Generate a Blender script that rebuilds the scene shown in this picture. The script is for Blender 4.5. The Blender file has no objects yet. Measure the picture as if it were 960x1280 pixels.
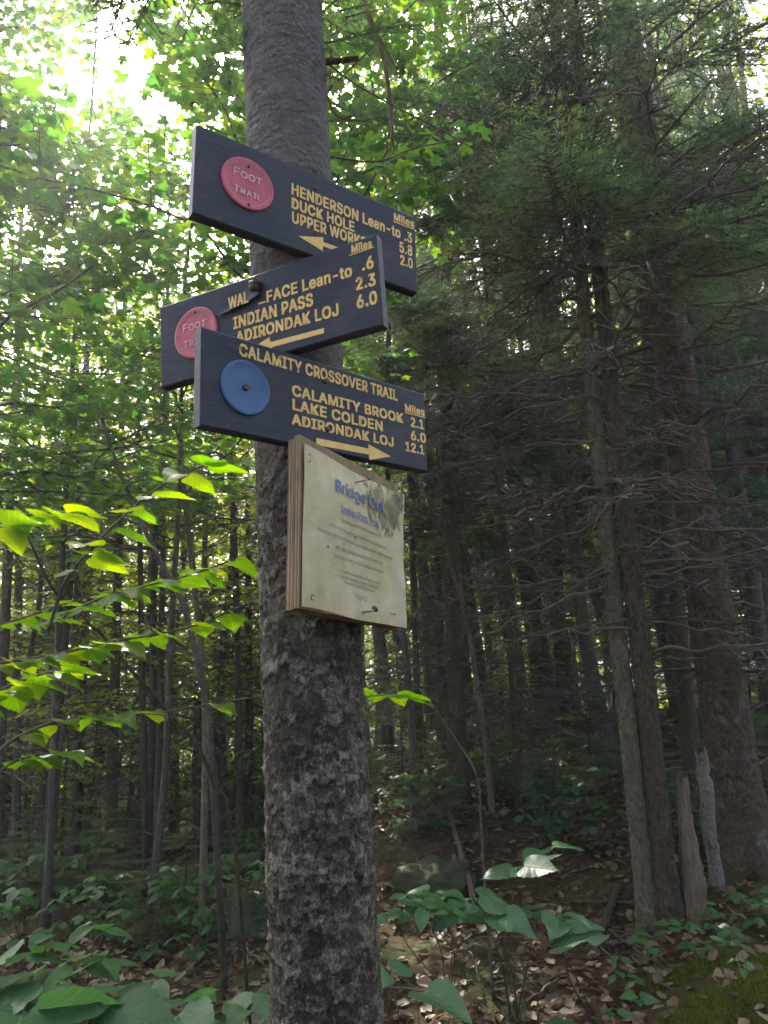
import bpy, math, random
import numpy as np
from mathutils import Matrix, Vector

random.seed(7)
RNG = np.random.default_rng(11)
SC = bpy.context.scene
COL = SC.collection

# ------------------------------------------------------------------ camera
F_PX, CXP, CYP = 930.0, 480.0, 640.0          # focal length / centre in photo pixels (960 x 1280)
PITCH, ROLL = math.radians(14.5), math.radians(3.0)
CAM = np.array([0.0, 0.0, 1.6])
_f = np.array([0, math.cos(PITCH), math.sin(PITCH)])
_u = np.array([0, -math.sin(PITCH), math.cos(PITCH)])
_r = np.array([1.0, 0, 0])
CR = _r * math.cos(ROLL) - _u * math.sin(ROLL)
CU = _r * math.sin(ROLL) + _u * math.cos(ROLL)
CF = _f
cam_d = bpy.data.cameras.new('camera')
cam_d.sensor_fit = 'HORIZONTAL'
cam_d.sensor_width = 36.0
cam_d.lens = 36.0 * F_PX / 960.0
cam_d.clip_start = 0.05
cam_d.clip_end = 2000
cam = bpy.data.objects.new('camera', cam_d)
COL.objects.link(cam)
cam.matrix_world = Matrix([[CR[i], CU[i], -CF[i], CAM[i]] for i in range(3)] + [[0, 0, 0, 1]])
SC.camera = cam

# ------------------------------------------------------------------ light
SUN_AZ = math.radians(-17)     # left of the view direction (+Y), the wood is lit from ahead
SUN_EL = math.radians(48)
world = bpy.data.worlds.new('World')
SC.world = world
world.use_nodes = True
wn = world.node_tree
wn.nodes.clear()
sky = wn.nodes.new('ShaderNodeTexSky')
sky.sky_type = 'NISHITA'
sky.sun_disc = False
sky.sun_elevation = SUN_EL
sky.sun_rotation = SUN_AZ
sky.air_density = 0.55
sky.dust_density = 6.0
sky.ozone_density = 0.4
bg = wn.nodes.new('ShaderNodeBackground')
bg.inputs['Strength'].default_value = 0.15
wo = wn.nodes.new('ShaderNodeOutputWorld')
wn.links.new(sky.outputs[0], bg.inputs[0])
wn.links.new(bg.outputs[0], wo.inputs[0])
sun_d = bpy.data.lights.new('sun', 'SUN')
sun_d.energy = 5.0
sun_d.angle = math.radians(0.5)
sun_d.color = (1.0, 0.95, 0.86)
sun = bpy.data.objects.new('sun', sun_d)
COL.objects.link(sun)
to_sun = Vector((math.sin(SUN_AZ) * math.cos(SUN_EL), math.cos(SUN_AZ) * math.cos(SUN_EL), math.sin(SUN_EL)))
sun.rotation_euler = to_sun.to_track_quat('Z', 'Y').to_euler()
sun.location = (0, 0, 40)

GLARE_HAZE = 0.0050
SC.view_settings.view_transform = 'Standard'
SC.view_settings.look = 'None'
SC.view_settings.gamma = 1.0
SC.view_settings.exposure = 2.7
SC.view_settings.use_curve_mapping = False
SC.render.engine = 'CYCLES'
cy = SC.cycles
cy.max_bounces = 6
cy.diffuse_bounces = 3
cy.glossy_bounces = 2
cy.transmission_bounces = 4
cy.transparent_max_bounces = 4
cy.caustics_reflective = False
cy.caustics_refractive = False
cy.sample_clamp_indirect = 6.0
cy.use_denoising = True
cy.use_adaptive_sampling = True
cy.adaptive_threshold = 0.025

# ------------------------------------------------------------------ pixel helpers
def ray(px, py):
    return CR * ((px - CXP) / F_PX) - CU * ((py - CYP) / F_PX) + CF

def at(px, py, Y):
    d = ray(px, py)
    return CAM + d * (Y / d[1])

def project(P):
    P = np.atleast_2d(P) - CAM
    z = P @ CF
    z2 = np.where(np.abs(z) < 1e-6, 1e-6, z)
    return np.stack([CXP + F_PX * (P @ CR) / z2, CYP - F_PX * (P @ CU) / z2, z], 1)

# ------------------------------------------------------------------ noise (numpy)
def _hash(i, j, k, s=0):
    h = (i.astype(np.int64) * 374761393 + j.astype(np.int64) * 668265263 + k.astype(np.int64) * 2147483647 + s * 974711) & 0xffffffff
    h = ((h ^ (h >> 13)) * 1274126177) & 0xffffffff
    h = ((h ^ (h >> 16)) * 2246822519) & 0xffffffff
    return ((h ^ (h >> 15)) & 0xffffff) / float(0xffffff)

def vnoise(x, y, z=None, s=0):
    x = np.asarray(x, float); y = np.asarray(y, float)
    z = np.zeros_like(x) if z is None else np.asarray(z, float)
    xi, yi, zi = np.floor(x), np.floor(y), np.floor(z)
    fx, fy, fz = x - xi, y - yi, z - zi
    fx = fx * fx * (3 - 2 * fx); fy = fy * fy * (3 - 2 * fy); fz = fz * fz * (3 - 2 * fz)
    out = 0
    for a in (0, 1):
        for b in (0, 1):
            for c in (0, 1):
                w = (fx if a else 1 - fx) * (fy if b else 1 - fy) * (fz if c else 1 - fz)
                out = out + w * _hash(xi + a, yi + b, zi + c, s)
    return out

def fbm(x, y, z=None, oct=4, s=0):
    t = 0; a = 0.5
    for o in range(oct):
        m = 2.0 ** o
        t = t + a * (vnoise(x * m, y * m, None if z is None else z * m, s + o) - 0.5)
        a *= 0.5
    return t

def sstep(a, b, x):
    t = np.clip((np.asarray(x, float) - a) / (b - a), 0, 1)
    return t * t * (3 - 2 * t)

# ------------------------------------------------------------------ terrain height
def ground_z(x, y):
    x = np.asarray(x, float); y = np.asarray(y, float)
    right = sstep(-2.4, 0.7, x)
    rise = 0.10 + 0.155 * np.clip(y - 3.7, 0, 7.5) - 0.02 * np.clip(y - 12, 0, 60)
    rise = np.where(y < 3.7, 0.10 - 0.03 * (3.7 - np.clip(y, 0, 3.7)), rise)
    rise = np.where(y < 0, 0, rise)
    left = -0.10 * np.clip(y - 8.5, 0, 8) - 0.03 * np.clip(y - 16.5, 0, 60)
    z = rise * right + left * (1 - right)
    z = z + 0.34 * np.exp(-(((x - 1.85) / 0.8) ** 2 + ((y - 3.5) / 0.8) ** 2))
    z = z + 0.20 * np.exp(-(((x - 0.25) / 0.8) ** 2 + ((y - 6.6) / 0.6) ** 2))
    z = z - 0.18 * np.exp(-(((x - 0.45) / 0.45) ** 2 + ((y - 5.5) / 0.5) ** 2))
    near = np.exp(-((x / 14) ** 2 + ((y - 6) / 14) ** 2))
    z = z + (0.22 * fbm(x * 0.9 + 3, y * 0.9, oct=3, s=3) + 0.10 * fbm(x * 3.1, y * 3.1 + 7, oct=3, s=9)) * (0.35 + near)
    return z

def ground_hit(px, py, lo=1.6, hi=60):
    d = ray(px, py)
    t = np.arange(lo, hi, 0.02)
    P = CAM + d[None] * (t[:, None] / d[1])
    gz = ground_z(P[:, 0], P[:, 1])
    k = np.argmax(P[:, 2] <= gz)
    p = P[k].copy(); p[2] = gz[k]
    return p

# ------------------------------------------------------------------ mesh helpers
def build_mesh(name, V, faces, mat=None, smooth=True, mat_idx=None):
    """faces: one (m,k) array or a list of such arrays"""
    if isinstance(faces, np.ndarray):
        faces = [faces]
    faces = [np.asarray(f, np.int32) for f in faces if len(f)]
    V = np.asarray(V, np.float32)
    me = bpy.data.meshes.new(name)
    nl = sum(f.size for f in faces); npoly = sum(len(f) for f in faces)
    me.vertices.add(len(V)); me.vertices.foreach_set('co', V.ravel())
    me.loops.add(nl); me.polygons.add(npoly)
    me.loops.foreach_set('vertex_index', np.concatenate([f.ravel() for f in faces]))
    tot = np.concatenate([np.full(len(f), f.shape[1], np.int32) for f in faces])
    st = np.concatenate([[0], np.cumsum(tot)[:-1]]).astype(np.int32)
    me.polygons.foreach_set('loop_start', st)
    me.polygons.foreach_set('loop_total', tot)
    if mat_idx is not None:
        me.polygons.foreach_set('material_index', np.asarray(mat_idx, np.int32))
    me.update(calc_edges=True)
    me.polygons.foreach_set('use_smooth', np.full(npoly, bool(smooth)))
    for m in (mat if isinstance(mat, (list, tuple)) else [mat] if mat else []):
        me.materials.append(m)
    me.validate()
    return me

class MB:
    """collects pieces of one part"""
    def __init__(s):
        s.V = []; s.F = {}; s.n = 0
    def add(s, V, F):
        V = np.asarray(V, float)
        for f in (F if isinstance(F, list) else [F]):
            f = np.asarray(f, int)
            if len(f):
                s.F.setdefault(f.shape[1], []).append(f + s.n)
        s.V.append(V); s.n += len(V)
        return s
    def mesh(s, name, mat, smooth=True):
        return build_mesh(name, np.concatenate(s.V), [np.concatenate(v) for v in s.F.values()], mat, smooth)

def link(name, me, parent=None, M=None, loc=None):
    o = bpy.data.objects.new(name, me)
    COL.objects.link(o)
    if parent is not None:
        o.parent = parent
    if M is not None:
        o.matrix_basis = M
    if loc is not None:
        o.location = loc
    return o

def tag(o, label=None, cat=None, group=None, kind=None):
    if label: o['label'] = label
    if cat: o['category'] = cat
    if group: o['group'] = group
    if kind: o['kind'] = kind
    return o

def thing(name, label, cat, loc=(0, 0, 0), group=None):
    o = bpy.data.objects.new(name, None)
    o.empty_display_size = 0.1
    COL.objects.link(o)
    o.location = loc
    return tag(o, label, cat, group)

def nrm(v):
    v = np.asarray(v, float); n = np.linalg.norm(v)
    return v / n if n > 1e-9 else v

def tube(path, radii, sides=8, cap=True, rough=0.0, seed=0):
    path = np.asarray(path, float); n = len(path)
    radii = np.broadcast_to(np.asarray(radii, float), (n,))
    T = np.gradient(path, axis=0)
    T /= np.linalg.norm(T, axis=1)[:, None] + 1e-12
    ref = np.array([0, 0, 1.0]) if abs(T[0][2]) < 0.9 else np.array([1.0, 0, 0])
    A = np.cross(T, ref); A /= np.linalg.norm(A, axis=1)[:, None] + 1e-12
    B = np.cross(T, A)
    th = np.linspace(0, 2 * math.pi, sides, endpoint=False)
    R = radii[:, None] * np.ones(sides)[None]
    if rough:
        R = R * (1 + rough * 2 * (vnoise(np.cos(th)[None] * 1.5 + 5 + np.zeros((n, 1)), np.sin(th)[None] * 1.5 + np.zeros((n, 1)),
                                         np.arange(n)[:, None] * 0.6 + np.zeros((1, sides)), seed) - 0.5))
    V = path[:, None] + A[:, None] * (np.cos(th)[None, :, None] * R[..., None]) + B[:, None] * (np.sin(th)[None, :, None] * R[..., None])
    V = V.reshape(-1, 3)
    i = np.arange(n - 1)[:, None] * sides; j = np.arange(sides)[None]; j2 = (j + 1) % sides
    Q = np.stack([i + j, i + j2, i + sides + j2, i + sides + j], -1).reshape(-1, 4)
    F = [Q]
    if cap:
        V = np.concatenate([V, path[:1], path[-1:]])
        a = len(V) - 2
        F.append(np.concatenate([np.stack([np.full(sides, a), (j2)[0], j[0]], -1),
                                 np.stack([np.full(sides, a + 1), (n - 1) * sides + j[0], (n - 1) * sides + j2[0]], -1)]))
    return V, F

def spline(pts, n):
    pts = np.asarray(pts, float)
    if len(pts) == 2:
        t = np.linspace(0, 1, n)[:, None]
        return pts[0] * (1 - t) + pts[1] * t
    P = np.concatenate([[2 * pts[0] - pts[1]], pts, [2 * pts[-1] - pts[-2]]])
    out = []
    for t in np.linspace(0, len(pts) - 1 - 1e-6, n):
        i = int(t); f = t - i
        p0, p1, p2, p3 = P[i:i + 4]
        out.append(0.5 * ((2 * p1) + (-p0 + p2) * f + (2 * p0 - 5 * p1 + 4 * p2 - p3) * f * f + (-p0 + 3 * p1 - 3 * p2 + p3) * f ** 3))
    return np.array(out)

def box(sx, sy, sz, c=(0, 0, 0)):
    V = np.array([[x, y, z] for x in (-1, 1) for y in (-1, 1) for z in (-1, 1)], float) * np.array([sx, sy, sz]) / 2 + np.array(c)
    F = np.array([[0, 1, 3, 2], [4, 6, 7, 5], [0, 4, 5, 1], [2, 3, 7, 6], [0, 2, 6, 4], [1, 5, 7, 3]])
    return V, F

def chamfer_board(w, h, t, ch, bow=0.0, nx=24, nz=8):
    """board in local x (0..w), z (0..h); front face at y=0, back at y=t; chamfered front edge"""
    mb = MB()
    xs = np.linspace(0, w, nx + 1); zs = np.linspace(0, h, nz + 1)
    def grid(y, x0, x1, z0, z1, flip):
        X, Z = np.meshgrid(np.linspace(x0, x1, nx + 1), np.linspace(z0, z1, nz + 1), indexing='ij')
        V = np.stack([X, np.full_like(X, y) + bow * np.sin(X / w * math.pi), Z], -1).reshape(-1, 3)
        i = np.arange(nx)[:, None] * (nz + 1) + np.arange(nz)[None]
        Q = np.stack([i, i + nz + 1, i + nz + 2, i + 1], -1).reshape(-1, 4)
        return V, (Q[:, ::-1] if flip else Q)
    mb.add(*grid(0, ch, w - ch, ch, h - ch, False))
    mb.add(*grid(t, 0, w, 0, h, True))
    def ring(x0, x1, z0, z1, y):
        p = [(x, z0) for x in np.linspace(x0, x1, nx + 1)[:-1]] + [(x1, z) for z in np.linspace(z0, z1, nz + 1)[:-1]] + \
            [(x, z1) for x in np.linspace(x1, x0, nx + 1)[:-1]] + [(x0, z) for z in np.linspace(z1, z0, nz + 1)[:-1]]
        p = np.array(p)
        return np.stack([p[:, 0], np.full(len(p), y) + bow * np.sin(p[:, 0] / w * math.pi), p[:, 1]], -1)
    r0 = ring(ch, w - ch, ch, h - ch, 0); r1 = ring(0, w, 0, h, ch); r2 = ring(0, w, 0, h, t)
    m = len(r0); k = np.arange(m); k2 = (k + 1) % m
    for a, b in ((r0, r1), (r1, r2)):
        mb.add(np.concatenate([a, b]), np.stack([k2, k, k + m, k2 + m], -1))
    return mb

# ------------------------------------------------------------------ materials
def new_mat(name):
    m = bpy.data.materials.new(name); m.use_nodes = True
    nt = m.node_tree; nt.nodes.clear()
    out = nt.nodes.new('ShaderNodeOutputMaterial')
    return m, nt, out

def N(nt, t, **kw):
    n = nt.nodes.new(t)
    for k, v in kw.items():
        if k.startswith('i_'):
            n.inputs[k[2:].replace('_', ' ')].default_value = v
        else:
            setattr(n, k, v)
    return n

def ramp(nt, fac, stops):
    r = nt.nodes.new('ShaderNodeValToRGB')
    e = r.color_ramp.elements
    while len(e) > 2: e.remove(e[-1])
    for i, (p, c) in enumerate(stops):
        el = e[i] if i < 2 else e.new(p)
        el.position = p
        el.color = (*c, 1) if len(c) == 3 else c
    nt.links.new(fac, r.inputs[0])
    return r.outputs[0]

def mixc(nt, fac, a, b):
    m = nt.nodes.new('ShaderNodeMix'); m.data_type = 'RGBA'
    for s, v in ((m.inputs[0], fac), (m.inputs[6], a), (m.inputs[7], b)):
        if hasattr(v, 'links') or hasattr(v, 'is_linked'): nt.links.new(v, s)
        elif isinstance(v, (int, float)): s.default_value = v
        else: s.default_value = (*v, 1)
    return m.outputs[2]

def noise(nt, co, scale, detail=6, rough=0.6, dist=0.0, stretch=None):
    if stretch:
        mp = N(nt, 'ShaderNodeMapping'); mp.inputs['Scale'].default_value = stretch
        nt.links.new(co, mp.inputs[0]); co = mp.outputs[0]
    n = N(nt, 'ShaderNodeTexNoise'); n.inputs['Scale'].default_value = scale
    n.inputs['Detail'].default_value = detail; n.inputs['Roughness'].default_value = rough
    n.inputs['Distortion'].default_value = dist
    nt.links.new(co, n.inputs['Vector'])
    return n.outputs['Fac']

def bump(nt, h, strength=0.5, dist=0.01):
    b = N(nt, 'ShaderNodeBump'); b.inputs['Strength'].default_value = strength; b.inputs['Distance'].default_value = dist
    nt.links.new(h, b.inputs['Height'])
    return b.outputs[0]

def bark_mat(name, dark, light, patch=None, patch_amt=0.5, scale=60, stretch=(1, 1, 0.35), bstr=0.7, bdist=0.01, patch_scale=9, patch2=None):
    m, nt, out = new_mat(name)
    tc = N(nt, 'ShaderNodeTexCoord'); co = tc.outputs['Object']
    n1 = noise(nt, co, scale, 8, 0.68, 0.6, stretch)
    n0 = noise(nt, co, scale * 0.22, 5, 0.6, 0.3, stretch)
    c = ramp(nt, n1, [(0.36, dark), (0.66, light)])
    c = mixc(nt, ramp(nt, n0, [(0.35, (0.0,) * 3), (0.7, (0.75,) * 3)]), c, tuple(0.5 * (a + b) * 0.8 for a, b in zip(dark, light)))
    if patch:
        pn = noise(nt, co, patch_scale, 7, 0.7, 0.5)
        c = mixc(nt, ramp(nt, pn, [(0.62 - 0.2 * patch_amt, (0,) * 3), (0.70 - 0.15 * patch_amt, (0.85,) * 3)]), c, patch)
    if patch2:
        pn = noise(nt, co, patch_scale * 2.7, 6, 0.65, 0.8)
        c = mixc(nt, ramp(nt, pn, [(0.56, (0,) * 3), (0.62, (0.8,) * 3)]), c, patch2)
    b = N(nt, 'ShaderNodeBsdfPrincipled'); b.inputs['Roughness'].default_value = 0.9
    b.inputs['Specular IOR Level'].default_value = 0.25
    nt.links.new(c, b.inputs['Base Color'])
    nt.links.new(bump(nt, n1, bstr, bdist), b.inputs['Normal'])
    nt.links.new(b.outputs[0], out.inputs[0])
    return m

def vein_fac(nt):
    tc = N(nt, 'ShaderNodeTexCoord'); sx = N(nt, 'ShaderNodeSeparateXYZ'); nt.links.new(tc.outputs['Object'], sx.inputs[0])
    def mth(op, a, b=None):
        k = N(nt, 'ShaderNodeMath', operation=op)
        for q, v in zip(k.inputs, (a, b)):
            if v is None: continue
            if isinstance(v, (int, float)): q.default_value = v
            else: nt.links.new(v, q)
        return k.outputs[0]
    ax = mth('ABSOLUTE', sx.outputs['X'])
    lat = mth('ABSOLUTE', mth('SINE', mth('MULTIPLY', mth('SUBTRACT', sx.outputs['Y'], mth('MULTIPLY', ax, 0.75)), 22.0)))
    lat = mth('SUBTRACT', 1.0, mth('MULTIPLY', lat, 6.0)); mid = mth('SUBTRACT', 1.0, mth('MULTIPLY', ax, 55.0))
    v = mth('MAXIMUM', lat, mid)
    return mth('MAXIMUM', v, 0.0)

def leaf_mat(name, cols, trans=0.5, tcol=None, rough=0.4, island=False, vein=0.0, spec=0.5):
    m, nt, out = new_mat(name)
    if island:
        rnd = N(nt, 'ShaderNodeNewGeometry').outputs['Random Per Island']
    else:
        rnd = N(nt, 'ShaderNodeObjectInfo').outputs['Random']
    k = len(cols)
    c = ramp(nt, rnd, [(i / max(1, k - 1), col) for i, col in enumerate(cols)])
    tc = N(nt, 'ShaderNodeTexCoord')
    nz = noise(nt, tc.outputs['Object'], 30, 4, 0.6)
    c = mixc(nt, ramp(nt, nz, [(0.4, (0,) * 3), (0.75, (0.4,) * 3)]), c, tuple(v * 0.6 for v in cols[0]))
    vf = None
    if vein:
        vf = vein_fac(nt)
        vm = N(nt, 'ShaderNodeMath', operation='MULTIPLY'); nt.links.new(vf, vm.inputs[0]); vm.inputs[1].default_value = vein
        c = mixc(nt, vm.outputs[0], c, tuple(min(1, v * 1.9 + 0.03) for v in cols[-1]))
        hn = noise(nt, tc.outputs['Object'], 5.5, 5, 0.7, 0.5)
        c = mixc(nt, ramp(nt, hn, [(0.64, (0,) * 3), (0.72, (0.55,) * 3)]), c, (0.12, 0.10, 0.03))
    hsv = N(nt, 'ShaderNodeHueSaturation'); nt.links.new(c, hsv.inputs['Color'])
    hsv.inputs['Value'].default_value = 2.3; hsv.inputs['Hue'].default_value = 0.472; hsv.inputs['Saturation'].default_value = 1.28
    b = N(nt, 'ShaderNodeBsdfPrincipled'); b.inputs['Roughness'].default_value = rough
    b.inputs['Specular IOR Level'].default_value = spec
    nt.links.new(c, b.inputs['Base Color'])
    if vf is not None: nt.links.new(bump(nt, vf, 0.35, 0.02), b.inputs['Normal'])
    t = N(nt, 'ShaderNodeBsdfTranslucent'); nt.links.new(hsv.outputs[0], t.inputs['Color'])
    mx = N(nt, 'ShaderNodeMixShader'); mx.inputs[0].default_value = trans
    nt.links.new(b.outputs[0], mx.inputs[1]); nt.links.new(t.outputs[0], mx.inputs[2])
    nt.links.new(mx.outputs[0], out.inputs[0])
    return m

def plain_mat(name, col, rough=0.6, var=0.25, scale=25, metal=0.0, spec=0.5, bstr=0.0, stretch=None):
    m, nt, out = new_mat(name)
    tc = N(nt, 'ShaderNodeTexCoord')
    nz = noise(nt, tc.outputs['Object'], scale, 6, 0.65, 0.2, stretch)
    c = ramp(nt, nz, [(0.3, tuple(v * (1 - var) for v in col)), (0.7, tuple(min(1, v * (1 + var)) for v in col))])
    b = N(nt, 'ShaderNodeBsdfPrincipled'); b.inputs['Roughness'].default_value = rough
    b.inputs['Metallic'].default_value = metal; b.inputs['Specular IOR Level'].default_value = spec
    nt.links.new(c, b.inputs['Base Color'])
    if bstr: nt.links.new(bump(nt, nz, bstr, 0.004), b.inputs['Normal'])
    nt.links.new(b.outputs[0], out.inputs[0])
    return m

M = {}
def sign_bark():
    m, nt, out = new_mat('bark_sign_tree')
    tc = N(nt, 'ShaderNodeTexCoord'); co = tc.outputs['Object']
    at_ = N(nt, 'ShaderNodeAttribute'); at_.attribute_name = 'tone'
    n1 = noise(nt, co, 210, 8, 0.76, 0.9, (1.25, 1.25, 1.0)); n2 = noise(nt, co, 9, 6, 0.7, 0.6); n3 = noise(nt, co, 24, 6, 0.7, 0.9)
    sx = N(nt, 'ShaderNodeSeparateXYZ'); nt.links.new(co, sx.inputs[0])
    def mth(op, a_, b_):
        k = N(nt, 'ShaderNodeMath', operation=op)
        for q, v in zip(k.inputs, (a_, b_)):
            if isinstance(v, (int, float)): q.default_value = v
            else: nt.links.new(v, q)
        return k.outputs[0]
    t = mth('ADD', mth('MULTIPLY', at_.outputs['Fac'], 0.30), mth('MULTIPLY', n1, 0.96))
    low = ramp(nt, t, [(0.42, (0.012, 0.009, 0.006)), (0.58, (0.040, 0.032, 0.022)), (0.68, (0.105, 0.092, 0.068)), (0.80, (0.27, 0.255, 0.21))])
    up = ramp(nt, t, [(0.34, (0.050, 0.046, 0.042)), (0.60, (0.115, 0.108, 0.10)), (0.88, (0.25, 0.24, 0.225))])
    zf = mth('ADD', mth('MULTIPLY', sx.outputs['Z'], 1.6), mth('MULTIPLY', n2, 1.0))
    c = mixc(nt, ramp(nt, mth('SUBTRACT', zf, 3.45), [(0.0, (0,) * 3), (0.9, (1,) * 3)]), low, up)
    c = mixc(nt, ramp(nt, n2, [(0.54, (0,) * 3), (0.66, (0.35,) * 3)]), c, (0.15, 0.155, 0.115))
    c = mixc(nt, ramp(nt, n3, [(0.60, (0,) * 3), (0.66, (0.65,) * 3)]), c, (0.05, 0.058, 0.030))
    b = N(nt, 'ShaderNodeBsdfPrincipled'); b.inputs['Roughness'].default_value = 0.88; b.inputs['Specular IOR Level'].default_value = 0.3
    nt.links.new(c, b.inputs['Base Color']); nt.links.new(bump(nt, n1, 1.0, 0.006), b.inputs['Normal'])
    nt.links.new(b.outputs[0], out.inputs[0])
    return m
M['bark_sign'] = sign_bark()
M['bark_dark'] = bark_mat('bark_spruce_dark', (0.018, 0.013, 0.007), (0.10, 0.075, 0.045), (0.10, 0.095, 0.07), 0.1, 45, (1, 1, 0.5), 0.8, 0.015)
M['bark_red'] = bark_mat('bark_spruce_brown', (0.016, 0.010, 0.006), (0.14, 0.095, 0.058), (0.14, 0.135, 0.115), 0.3, 55, (1, 1, 0.55), 0.9, 0.018, 5)
M['bark_mossy'] = bark_mat('bark_mossy', (0.028, 0.023, 0.014), (0.16, 0.13, 0.08), (0.060, 0.062, 0.022), 0.35, 45, (1, 1, 0.6), 0.8, 0.012, 6, (0.13, 0.125, 0.09))
M['bark_grey'] = bark_mat('bark_grey_smooth', (0.022, 0.018, 0.014), (0.10, 0.085, 0.068), (0.14, 0.14, 0.11), 0.35, 45, (1, 1, 0.7), 0.7, 0.01, 7, (0.04, 0.045, 0.025))
M['bark_birch'] = bark_mat('bark_birch', (0.085, 0.07, 0.055), (0.25, 0.225, 0.18), (0.05, 0.042, 0.033), 0.5, 45, (1, 1, 1.3), 0.9, 0.012, 14, (0.06, 0.055, 0.03))
M['dead_wood'] = bark_mat('dead_wood', (0.05, 0.035, 0.022), (0.20, 0.145, 0.09), (0.10, 0.10, 0.05), 0.3, 40, (1.6, 1.6, 0.15), 0.9, 0.012, 7)
M['dead_twig'] = plain_mat('dead_twig', (0.07, 0.052, 0.032), 0.9, 0.5, 20)
M['twig'] = plain_mat('live_twig', (0.06, 0.042, 0.026), 0.8, 0.4, 20)
M['needle'] = leaf_mat('needle', [(0.040, 0.078, 0.036), (0.058, 0.105, 0.044), (0.08, 0.135, 0.05)], 0.58, island=False, rough=0.5, spec=0.3)
M['needle_far'] = leaf_mat('needle_far', [(0.03, 0.065, 0.028), (0.05, 0.095, 0.034)], 0.45, island=True, rough=0.5, spec=0.3)
M['maple'] = leaf_mat('maple_leaf', [(0.035, 0.10, 0.03), (0.05, 0.125, 0.032), (0.075, 0.15, 0.035)], 0.55)
M['maple_i'] = leaf_mat('maple_foliage', [(0.035, 0.09, 0.03), (0.055, 0.12, 0.03), (0.095, 0.15, 0.03)], 0.55, island=True)
M['far_leaf'] = leaf_mat('far_foliage_sun_tint', [(0.06, 0.11, 0.020), (0.10, 0.15, 0.020), (0.15, 0.18, 0.022)], 0.66, island=True)  # yellower than the near foliage: sunlit look put into the leaf colour
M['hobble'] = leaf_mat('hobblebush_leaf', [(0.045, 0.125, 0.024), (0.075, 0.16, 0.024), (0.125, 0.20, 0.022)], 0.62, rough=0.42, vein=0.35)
M['hobble_low'] = leaf_mat('hobblebush_painted_shade_leaf', [(0.032, 0.085, 0.035), (0.045, 0.105, 0.045), (0.055, 0.125, 0.05)], 0.35, rough=0.42, vein=0.35, spec=0.35)  # darker, bluer copy of the leaf above: lack of sun put into its colour
M['herb'] = leaf_mat('seedling_leaf', [(0.03, 0.085, 0.03), (0.042, 0.11, 0.034), (0.052, 0.13, 0.038)], 0.4, rough=0.42, spec=0.3)
M['fern'] = leaf_mat('fern_leaf', [(0.04, 0.12, 0.03), (0.06, 0.16, 0.035)], 0.45)
M['litter'] = leaf_mat('dead_leaf', [(0.045, 0.027, 0.011), (0.08, 0.050, 0.021), (0.12, 0.076, 0.033), (0.06, 0.034, 0.014), (0.14, 0.092, 0.045), (0.19, 0.135, 0.075)], 0.12, island=True, rough=0.6)
M['moss'] = leaf_mat('moss', [(0.045, 0.060, 0.010), (0.075, 0.095, 0.015), (0.11, 0.13, 0.022)], 0.25, island=True, rough=0.9, spec=0.1)

def ground_mat():
    m, nt, out = new_mat('forest_floor')
    tc = N(nt, 'ShaderNodeTexCoord'); co = tc.outputs['Object']
    n1 = noise(nt, co, 22, 8, 0.7, 0.6)
    n2 = noise(nt, co, 1.3, 5, 0.6, 0.4)
    c = ramp(nt, n1, [(0.32, (0.012, 0.008, 0.004)), (0.52, (0.052, 0.034, 0.016)), (0.68, (0.105, 0.07, 0.034))])
    c = mixc(nt, ramp(nt, n2, [(0.50, (0,) * 3), (0.60, (0.8,) * 3)]), c, (0.035, 0.045, 0.014))
    b = N(nt, 'ShaderNodeBsdfPrincipled'); b.inputs['Roughness'].default_value = 0.95
    b.inputs['Specular IOR Level'].default_value = 0.1
    nt.links.new(c, b.inputs['Base Color'])
    nt.links.new(bump(nt, n1, 0.9, 0.03), b.inputs['Normal'])
    nt.links.new(b.outputs[0], out.inputs[0])
    return m
M['ground'] = ground_mat()

def rock_mat():
    m, nt, out = new_mat('mossy_rock')
    tc = N(nt, 'ShaderNodeTexCoord'); co = tc.outputs['Object']
    n1 = noise(nt, co, 14, 8, 0.7, 0.4); n2 = noise(nt, co, 3.2, 6, 0.65, 0.4)
    c = ramp(nt, n1, [(0.3, (0.012, 0.010, 0.008)), (0.7, (0.055, 0.048, 0.040))])
    moss = ramp(nt, n1, [(0.3, (0.012, 0.017, 0.004)), (0.7, (0.045, 0.058, 0.014))])
    c = mixc(nt, ramp(nt, n2, [(0.32, (0,) * 3), (0.44, (0.95,) * 3)]), c, moss)
    b = N(nt, 'ShaderNodeBsdfPrincipled'); b.inputs['Roughness'].default_value = 0.95
    nt.links.new(c, b.inputs['Base Color']); nt.links.new(bump(nt, n1, 0.8, 0.02), b.inputs['Normal'])
    nt.links.new(b.outputs[0], out.inputs[0])
    return m
M['rock'] = rock_mat()

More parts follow.
